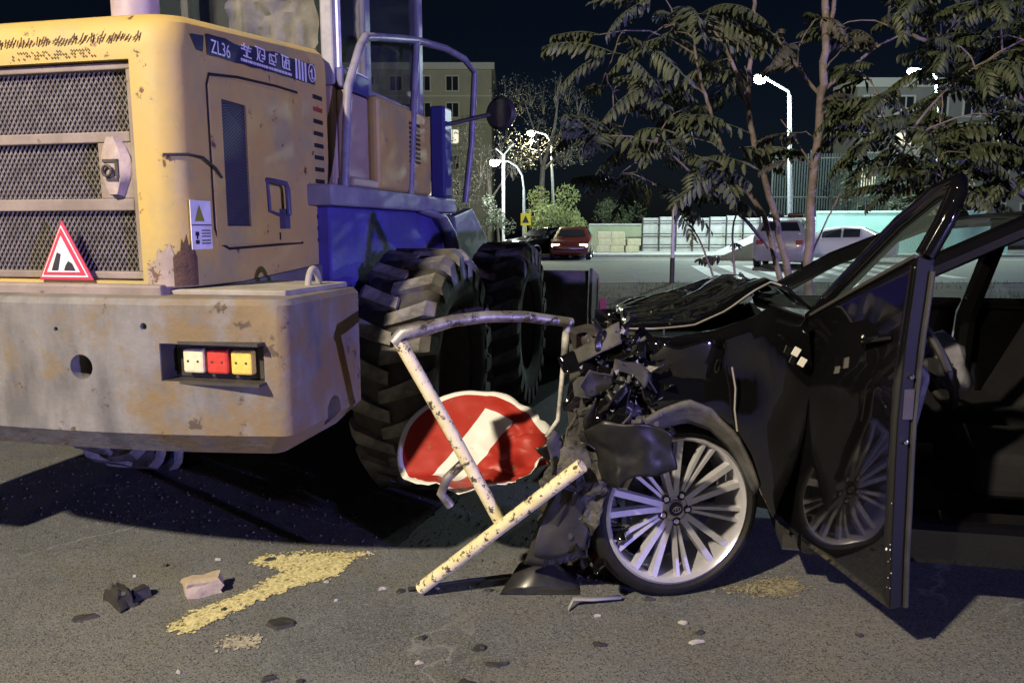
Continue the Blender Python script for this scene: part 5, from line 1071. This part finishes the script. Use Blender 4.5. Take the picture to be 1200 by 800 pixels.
# ------------------------------------------------------------------ parked and waiting cars
def loft_car(name, label, paint, loc, rz, kind='sedan', bar=False, lights_on=False, group=None):
    T = empty(name, loc, rz, label, 'car', group)
    if kind == 'sedan':
        stn = [(2.32, .34, .58, .58, .62), (2.22, .24, .68, .68, .80), (1.7, .20, .84, .84, .88), (1.0, .20, .94, .95, .89), (.35, .20, .97, 1.36, .90), (-.35, .20, .98, 1.44, .90), (-1.05, .20, 1.0, 1.41, .90), (-1.65, .20, 1.02, 1.12, .89), (-2.2, .24, 1.03, 1.05, .85), (-2.33, .36, .80, .80, .74)]; ws = (0.98, 0.38); rw = (-1.02, -1.62)
    else:
        stn = [(2.25, .40, .70, .70, .66), (2.15, .28, .86, .86, .84), (1.7, .24, 1.02, 1.02, .91), (1.05, .24, 1.10, 1.12, .92), (.5, .24, 1.12, 1.62, .92), (-.3, .24, 1.13, 1.72, .92), (-1.3, .24, 1.14, 1.70, .92), (-2.0, .24, 1.15, 1.62, .90), (-2.22, .26, 1.10, 1.18, .87), (-2.30, .40, .80, .80, .76)]; ws = (1.03, 0.52); rw = (-2.01, -2.20)
    rows = []
    for x, zb, zl, zt, wd in stn:
        wt = wd * (0.70 if zt - zl > 0.2 else 0.90)
        h = [(wd * .86, zb), (wd, zb + .14), (wd * 1.01, zl - .14), (wd * .97, zl), (wt, zt - .035 if zt > zl else zt), (wt * .8, zt + 0.01)]
        rows.append([Vector((x, -y, z)) for y, z in reversed(h)][::-1][::-1] + [Vector((x, y, z)) for y, z in h] if False else [Vector((x, y, z)) for y, z in h] + [Vector((x, -y, z)) for y, z in reversed(h)])
    mb = MB(); nr = len(rows[0]); allv = [p for r_ in rows for p in r_]
    mb.add(allv, [(i * nr + j, i * nr + (j + 1) % nr, (i + 1) * nr + (j + 1) % nr, (i + 1) * nr + j) for i in range(len(rows) - 1) for j in range(nr)] + [tuple(range(nr)), tuple((len(rows) - 1) * nr + j for j in range(nr - 1, -1, -1))])
    mb.build('body', paint, T, smooth=32)
    def at(x):
        for a, b in zip(stn, stn[1:]):
            if b[0] <= x <= a[0]:
                t = (a[0] - x) / (a[0] - b[0]); return [a[i] + (b[i] - a[i]) * t for i in range(5)]
    for sy in (1, -1):
        for xa, xb in ((0.42, -0.30), (-0.38, -1.0 if kind == 'sedan' else -1.9)):
            q = []
            for x in (xa, xb):
                _, zb, zl, zt, wd = at(x); wt = wd * 0.70; q.append((x, zl + .03, wd * .97 + (wt - wd * .97) * .06, zt - .08, wd * .97 + (wt - wd * .97) * .86))
            g_ = MB(); g_.add([(q[0][0], sy * (q[0][2] + .012), q[0][1]), (q[1][0], sy * (q[1][2] + .012), q[1][1]), (q[1][0], sy * (q[1][4] + .012), q[1][3]), (q[0][0], sy * (q[0][4] + .012), q[0][3])], [(0, 1, 2, 3)]); g_.build('side_window', winglass, T, solid=0.012)
    for nm, (xa, xb) in (('windscreen', ws), ('rear_screen', rw)):
        _, _, zl, z1, wd = at(xa); _, _, _, z2, wd2 = at(xb); sgn = 1 if nm == 'windscreen' else -1
        g_ = MB(); d_ = 0.016 * sgn
        lo, hi = ((xa, z1), (xb, z2)) if sgn > 0 else ((xb, z2), (xa, z1))
        dx, dz_ = (hi[0] - lo[0]) * .1, (hi[1] - lo[1]) * .12
        g_.add([(lo[0] + dx + d_, -wd * .72, lo[1] + dz_ + .014), (lo[0] + dx + d_, wd * .72, lo[1] + dz_ + .014), (hi[0] - dx + d_, wd * .58, hi[1] - dz_ + .014), (hi[0] - dx + d_, -wd * .58, hi[1] - dz_ + .014)], [(0, 1, 2, 3)]); g_.build(nm, winglass, T, solid=0.012)
    for sx_c in (1.40, -1.42):
        for sy in (1, -1): car_wheel(T, Matrix.Translation((sx_c, sy * 0.80, WR)) @ (Matrix() if sy > 0 else Matrix.Rotation(math.pi, 4, 'Z')), 0, False)
        
    zf = 0.66 if kind == 'sedan' else 0.80
    hm = mat('headlamp_on', (0.9, 0.9, 0.8), emit=(1, 0.88, 0.6), emit_s=14) if lights_on else mat('headlamp_off', (0.6, 0.6, 0.62), rough=0.2)
    for sy in (1, -1):
        MB().box((2.16, sy * .60, zf - .03), (0.20, 0.34, 0.14)).build('headlamp', hm, T, bevel=0.03); MB().box((-2.22, sy * .64, 0.88), (0.16, 0.26, 0.16)).build('tail_lamp', mat('tail_red', (0.3, 0.02, 0.02)), T, bevel=0.03)
    MB().box((2.28, 0, .44), (0.06, 1.0, 0.16)).build('grille', blackpl, T, bevel=0.02); MB().box((-2.33, 0, .62), (0.02, 0.52, 0.12)).build('number_plate', whitep, T)
    if bar:
        zt = 1.47 if kind == 'sedan' else 1.745
        MB().bx(-0.30, 0.0, -0.62, 0.62, zt, zt + 0.05).build('light_bar_base', blackpl, T, bevel=0.01)
        for sy, nm, c in ((1, 'blue', (0.02, 0.03, 0.4)), (-1, 'red', (0.4, 0.02, 0.02))): MB().bx(-0.27, -0.03, *sorted((sy * 0.06, sy * 0.60)), zt + 0.05, zt + 0.17).build('beacon_lens', mat('beacon_%s_%s' % (nm, bar), c if bar == 'on' else (c[0] * 0.12, c[1] * 0.12, c[2] * 0.12), rough=0.15, emit=c, emit_s=(12 if bar == 'on' else 0)), T, bevel=0.03)
    return T
silver = mat('silver_paint', (0.36, 0.35, 0.36), (0.32, 0.31, 0.32), 2, 0.3, coat=0.4)
whitecar = mat('white_car_paint', (0.70, 0.68, 0.68), rough=0.3, coat=0.4)
darkred = mat('dark_red_paint', (0.10, 0.02, 0.02), rough=0.25, coat=0.5)
loft_car('patrol_car', 'silver patrol car with dark roof beacon parked beyond the slim tree trunks', silver, (gpt(925, 28).x, 28.5, 0.005), R(66), 'suv', True)
loft_car('parked_car', 'white parked car just behind the silver patrol car', whitecar, (gpt(990, 31).x, 32.0, 0.005), R(150), 'sedan')
loft_car('waiting_car', 'dark red car facing the crash with its headlights on', darkred, (gpt(672, 35).x, 35.6, 0.005), R(-98), 'sedan', False, True)
loft_car('waiting_car', 'black parked car close beside the dark red car', blackp, (gpt(640, 36).x, 36.3, 0.005), R(-140), 'sedan')
PC = loft_car('patrol_car', 'white patrol car with lit red and blue beacons on the near road behind the viewpoint', whitecar, (17.6, -12.2, 0.005), R(140), 'suv', 'on')
pi = MW[PC.name].inverted()
lamp_light('beacon_light', pi @ Vector((17.2, -11.6, 2.02)), BEAC_BLUE, (0.07, 0.08, 1.0), 0.12, PC)
lamp_light('beacon_light', pi @ Vector((17.9, -12.5, 2.02)), BEAC_RED, (1.0, 0.06, 0.10), 0.12, PC)
lamp_light('white_fill', pi @ Vector((17.4, -11.9, 2.05)), FILL_WHITE, (0.68, 1.0, 0.74), 0.12, PC)  # unseen white fill, added to brighten the loader's hood side
# ------------------------------------------------------------------ trees
def frond_mesh(L, pairs, sag, seed, m, lw=0.045, ll=0.12):
    rn = random.Random(seed); mb = MB(); pts = []
    for i in range(9):
        t = i / 8; pts.append(Vector((L * (t - 0.10 * t * t * sag), 0.02 * math.sin(t * 5 + seed), -sag * L * 0.42 * t * t + 0.05 * t)))
    mb.tube(pts, [0.005] * 4 + [0.003] * 5, 4, False)
    for k in range(pairs):
        t = 0.16 + 0.84 * k / (pairs - 1); p = interp(pts, t); fw = (interp(pts, min(1, t + 0.02)) - interp(pts, t - 0.02)).normalized()
        sz = ll * (0.75 + 0.5 * math.sin(math.pi * min(1, t * 0.9 + 0.1))) * rn.uniform(0.8, 1.15)
        for sd in (-1, 1):
            if rn.random() < 0.07: continue
            d = (Vector((0, sd * rn.uniform(0.55, 0.85), 0)) + fw * rn.uniform(0.1, 0.4) + Vector((0, 0, -rn.uniform(0.35, 0.95)))).normalized()
            wv = (fw - d * fw.dot(d)).normalized() * lw * 0.5 * rn.uniform(0.8, 1.2); nn2 = d.cross(wv).normalized() * 0.006
            a = p; b = p + d * sz * 0.4; c = p + d * sz * 0.78 + Vector((0, 0, -0.012)); e = p + d * sz + Vector((0, 0, -0.02))
            mb.add([a - wv * 0.3, a + wv * 0.3, b + wv + nn2, b + nn2 * -1.5, b - wv + nn2, c + wv * 0.7, c - wv * 0.7, e], [(0, 3, 4), (0, 1, 3), (1, 2, 3), (3, 2, 5), (4, 3, 6), (3, 5, 6), (5, 7, 6)])
    return mb.mesh('leaf', m)
fr_mid = [frond_mesh(0.55 + 0.08 * i, 10 + i, 0.5 + 0.25 * i, i, leafm) for i in range(4)]
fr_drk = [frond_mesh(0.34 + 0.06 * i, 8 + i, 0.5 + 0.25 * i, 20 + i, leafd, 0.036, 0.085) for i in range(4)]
fr_gry = [frond_mesh(0.30 + 0.05 * i, 7 + i, 0.8 + 0.2 * i, 40 + i, leafg, 0.04, 0.09) for i in range(3)]
def pinnate_tree(name, label, stems, tips, fronds, per, seed, base, Yj=0.6, face=None, group='slender trees on the verge', twig=0.010):
    rn = random.Random(seed); T = empty(name, base, 0, label, 'tree', group); inv = MW[T.name].inverted(); samples = []
    for i, (pts, r0, r1) in enumerate(stems):
        n_ = len(pts); sm_ = [interp(pts, t / (n_ * 4)) + Vector((rn.uniform(-1, 1), rn.uniform(-1, 1), 0)) * r0 * 0.25 for t in range(n_ * 4 + 1)]
        MB().tube(sm_, [r0 + (r1 - r0) * t / (len(sm_) - 1) for t in range(len(sm_))], 9).build('trunk' if i == 0 else 'branch', bark, T, world=True, smooth=60)
        samples += sm_[len(sm_) // 4:]
    cnt = 0
    for tp in tips:
        tp = Vector(tp) + Vector((0, rn.uniform(-Yj, Yj), 0))
        s0 = min(samples, key=lambda q: (q - tp).length + 0.8 * max(0, q.z - tp.z + 0.15)); d = tp - s0
        if d.length > 0.12:
            mid = s0.lerp(tp, 0.5) + Vector((0, 0, 0.12 * d.length)) + Vector((rn.uniform(-1, 1), rn.uniform(-1, 1), 0)) * 0.04
            r_ = min(0.016, twig * 0.5 + 0.006 * d.length)
            MB().tube([s0, s0.lerp(mid, 0.5) + Vector((0, 0, 0.02)), mid, mid.lerp(tp, 0.5) + Vector((0, 0, 0.02)), tp], [r_, r_ * 0.9, r_ * 0.8, r_ * 0.6, r_ * 0.45], 5).build('branch', bark, T, world=True)
            samples += [s0.lerp(mid, 0.6), mid, mid.lerp(tp, 0.5)]
        az0 = math.atan2(d.y, d.x) if d.length > 0.1 else rn.uniform(0, 6.28)
        for k in range(per if isinstance(per, int) else rn.randint(*per)):
            az = az0 + rn.gauss(0, 1.0); el = rn.uniform(-0.35, 0.45); sc = rn.uniform(0.75, 1.15)
            M = Matrix.Translation(tp) @ Matrix.Rotation(az, 4, 'Z') @ Matrix.Rotation(-el, 4, 'Y') @ Matrix.Rotation(rn.uniform(-0.5, 0.5), 4, 'X') @ Matrix.Scale(sc, 4)
            inst('leaf', rn.choice(fronds), T, inv @ M); cnt += 1
    return T
YA = 7.7
st_a = [([P(x, y, YA) for x, y in ((932, 425), (922, 310), (905, 240), (886, 180), (876, 130), (880, 60), (884, -10))], 0.040, 0.018),
        ([P(x, y, YA + 0.15) for x, y in ((915, 330), (897, 255), (872, 216), (850, 190), (836, 140), (824, 105), (815, 60), (812, 20))], 0.030, 0.010),
        ([P(x, y, YA - 0.1) for x, y in ((902, 290), (878, 262), (842, 232), (815, 208))], 0.022, 0.008),
        ([P(x, y, YA) for x, y in ((878, 132), (862, 82), (848, 52), (830, 28))], 0.022, 0.010)]
tips_a = [(702, 42), (716, 70), (706, 98), (728, 112), (736, 92), (752, 66), (776, 44), (800, 26), (826, 12), (848, 24), (800, 64), (780, 92), (762, 112), (742, 138), (716, 152), (700, 168), (726, 176), (752, 166), (776, 148), (800, 128),
          (818, 96), (806, 160), (784, 184), (758, 196), (732, 206), (806, 196), (824, 176), (790, 222), (812, 232), (838, 208), (848, 70), (896, 66), (880, 20), (760, 20), (790, 4), (856, 176)]
pinnate_tree('tree_of_heaven', 'slender multi-stem tree with drooping feathery leaves spreading left behind the crushed bonnet', st_a, [P(x, y, YA) for x, y in tips_a], fr_mid, (2, 3), 4, (P(932, 425, YA).x, YA, 0.1), 0.7)
YB = 7.0
st_b = [([P(x, y, YB) for x, y in ((950, 470), (947, 310), (951, 230), (960, 150), (965, 90), (968, 30), (969, -40))], 0.042, 0.030),
        ([P(x, y, YB) for x, y in ((963, 108), (1000, 76), (1032, 52), (1058, 40))], 0.018, 0.008),
        ([P(x, y, YB + 0.1) for x, y in ((961, 112), (940, 86), (922, 60), (908, 40))], 0.018, 0.008),
        ([P(x, y, YB + 0.2) for x, y in ((955, 200), (930, 160), (915, 140))], 0.010, 0.005),
        ([P(x, y, YB + 0.2) for x, y in ((950, 300), (968, 260), (985, 226))], 0.010, 0.006),
        ([P(x, y, YB) for x, y in ((967, 60), (975, 20), (982, -30))], 0.022, 0.016)]
tips_b = [(912, 44), (928, 56), (946, 70), (974, 66), (990, 40), (1010, 28), (1040, 46), (938, 156), (920, 190), (948, 30), (986, 118)]
pinnate_tree('tree_of_heaven', 'tree with one thick pale bare trunk and few leaves beside the open car door', st_b, [P(x, y, YB) for x, y in tips_b], fr_gry, 1, 9, (P(950, 470, YB).x, YB, 0.0), 0.3)
st_c = [([P(x, y, 8.6) for x, y in ((855, 420), (862, 330), (858, 270), (868, 230))], 0.018, 0.008), ([P(x, y, 8.6) for x, y in ((850, 420), (838, 330), (820, 280), (790, 240))], 0.016, 0.006)]
pinnate_tree('tree_of_heaven', 'thin leafless sapling with dark twigs left of the multi-stem tree', st_c, [P(x, y, 8.6) for x, y in ((862, 318), (848, 300), (830, 305), (870, 290))], fr_gry, 1, 12, (P(855, 420, 8.6).x, 8.6, 0.1), 0.2)
YC = 6.6; rn = random.Random(31); tips_c = []
while len(tips_c) < 95:
    x, y = rn.uniform(990, 1235), rn.uniform(-40, 232)
    if y > 120 + (x - 985) * 1.6 or (y < 100 and x < 1110 - (y) * 0.2 and rn.random() < 0.8): continue
    if y > 236 - (max(0, 1120 - x)) * 0.05: continue
    tips_c.append((x, y))
st_d = [([P(x, y, YC + 0.6) for x, y in ((1262, 480), (1256, 300), (1240, 160), (1220, 40), (1215, -60))], 0.09, 0.05), ([P(x, y, YC + 0.4) for x, y in ((1248, 240), (1180, 180), (1110, 150), (1040, 140))], 0.035, 0.012), ([P(x, y, YC + 0.4) for x, y in ((1236, 140), (1160, 90), (1090, 50), (1040, 30))], 0.035, 0.012), ([P(x, y, YC + 0.3) for x, y in ((1250, 280), (1190, 220), (1120, 200), (1050, 210))], 0.03, 0.01)]
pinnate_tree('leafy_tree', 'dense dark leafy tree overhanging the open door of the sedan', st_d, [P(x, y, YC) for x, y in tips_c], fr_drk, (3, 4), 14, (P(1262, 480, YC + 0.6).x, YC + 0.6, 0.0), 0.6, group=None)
def far_tree(name, label, base, trunk, clumps, nleaf, ls, m, seed, twigs=0, group='trees beyond the side road'):
    rn = random.Random(seed); T = empty(name, base, 0, label, 'tree', group)
    for i, (pts, r0, r1) in enumerate(trunk):
        MB().tube(pts, [r0 + (r1 - r0) * k / (len(pts) - 1) for k in range(len(pts))], 7).build('trunk' if i == 0 else 'limb', darkbark, T, world=True, smooth=60)
    tw_ = MB()
    for c, r_ in clumps:
        for k in range(twigs):
            d = Vector((rn.gauss(0, 1), rn.gauss(0, 1), rn.gauss(0.3, 1))).normalized() * r_; c2 = Vector(c); tw_.tube([c2 - Vector((0, 0, r_ * 0.8)), c2 + d * 0.4, c2 + d], [0.03, 0.018, 0.008], 4, False)
    if twigs: tag(tw_.build('twigs', darkbark, T, world=True), kind='stuff')
    mb = MB()
    for c, r_ in clumps:
        c = Vector(c)
        for k in range(nleaf):
            d = Vector((rn.gauss(0, 1), rn.gauss(0, 1), rn.gauss(0, 0.85))); d = d.normalized() * r_ * rn.uniform(0.35, 1.05) ** 0.6
            p = c + d; a = Vector((rn.gauss(0, 1), rn.gauss(0, 1), rn.gauss(0, 1))).normalized() * ls * rn.uniform(0.6, 1.3); b = a.orthogonal().normalized() * ls * 0.45
            mb.add([p - a * 0.5, p + b * 0.5, p + a * 0.5, p - b * 0.5], [(0, 1, 2, 3)])
    mb.build('crown', m, T, world=True); return T
def cl(seed, px, py, Y, dx, dy, n, r):
    rn = random.Random(seed); return [(P(px + rn.uniform(-dx, dx), py + rn.uniform(-dy, dy), Y + rn.uniform(-1.5, 1.5)), r * rn.uniform(0.7, 1.2)) for _ in range(n)]
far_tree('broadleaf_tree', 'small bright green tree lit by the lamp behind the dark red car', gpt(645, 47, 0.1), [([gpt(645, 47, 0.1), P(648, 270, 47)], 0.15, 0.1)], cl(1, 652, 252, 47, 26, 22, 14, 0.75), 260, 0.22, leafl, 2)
far_tree('bare_tree', 'tall thin-leaved dark tree around the yellow street lamp', gpt(636, 50, 0.1), [([gpt(632, 50, 0.1), P(634, 240, 50), P(636, 195, 50)], 0.22, 0.16), ([P(636, 196, 50), P(650, 150, 50), P(657, 90, 50)], 0.13, 0.03), ([P(636, 198, 50), P(628, 160, 50), P(615, 120, 50)], 0.10, 0.03), ([P(636, 200, 50), P(665, 172, 50), P(690, 150, 50)], 0.09, 0.03)], cl(5, 640, 140, 51, 48, 44, 26, 1.1), 110, 0.17, leafg, 6, 5)
far_tree('bare_tree', 'dark sparse tree against the apartment block beside the forked mast', gpt(560, 48, 0.1), [([gpt(572, 48, 0.1), P(575, 240, 48), P(570, 190, 48)], 0.2, 0.10), ([P(574, 235, 48), P(598, 200, 48)], 0.08, 0.03), ([P(572, 210, 48), P(545, 170, 48)], 0.08, 0.03)], cl(8, 560, 190, 48, 50, 50, 22, 0.9), 90, 0.17, leafg, 9, 5)
far_tree('bare_tree', 'dim grey-green tree beside the apartment block wall', gpt(560, 45, 0.1), [([gpt(585, 45, 0.1), P(583, 260, 45)], 0.10, 0.06)], cl(11, 582, 250, 45, 14, 16, 8, 0.5), 120, 0.16, leafm, 12)
far_tree('broadleaf_tree', 'dark round tree beyond the stacked concrete blocks', gpt(720, 48, 0.1), [([gpt(722, 48, 0.1), P(722, 262, 48)], 0.14, 0.08)], cl(14, 726, 250, 48, 22, 12, 9, 0.7), 150, 0.2, leafd, 15)
far_tree('broadleaf_tree', 'dark broad tree in front of the pale apartment block', gpt(1080, 44, 0.1), [([gpt(1085, 44, 0.1), P(1085, 200, 44)], 0.2, 0.12)], cl(17, 1070, 205, 44, 70, 30, 20, 1.1), 140, 0.24, leafd, 18)
# low weeds and grass on the verge
wd_ = MB(); rn = random.Random(77)
for k in range(5200):
    x, y = rn.uniform(-3, 14), rn.uniform(9.6, 17.8)
    if nz((x, y, 0), 0.7, 3) < -0.05: continue
    h_ = rn.uniform(0.04, 0.14); b = Vector((x, y, 0.10)); tpt = b + Vector((rn.uniform(-.06, .06), rn.uniform(-.06, .06), h_)); s_ = Vector((rn.uniform(-1, 1), rn.uniform(-1, 1), 0)).normalized() * 0.008
    wd_.add([b - s_, b + s_, tpt], [(0, 1, 2)])
tag(wd_.build('grass', mat('dry_grass', (0.11, 0.105, 0.05), (0.075, 0.085, 0.035), 3, 0.9)), 'dry tufty grass on the verge', None, None, 'stuff')
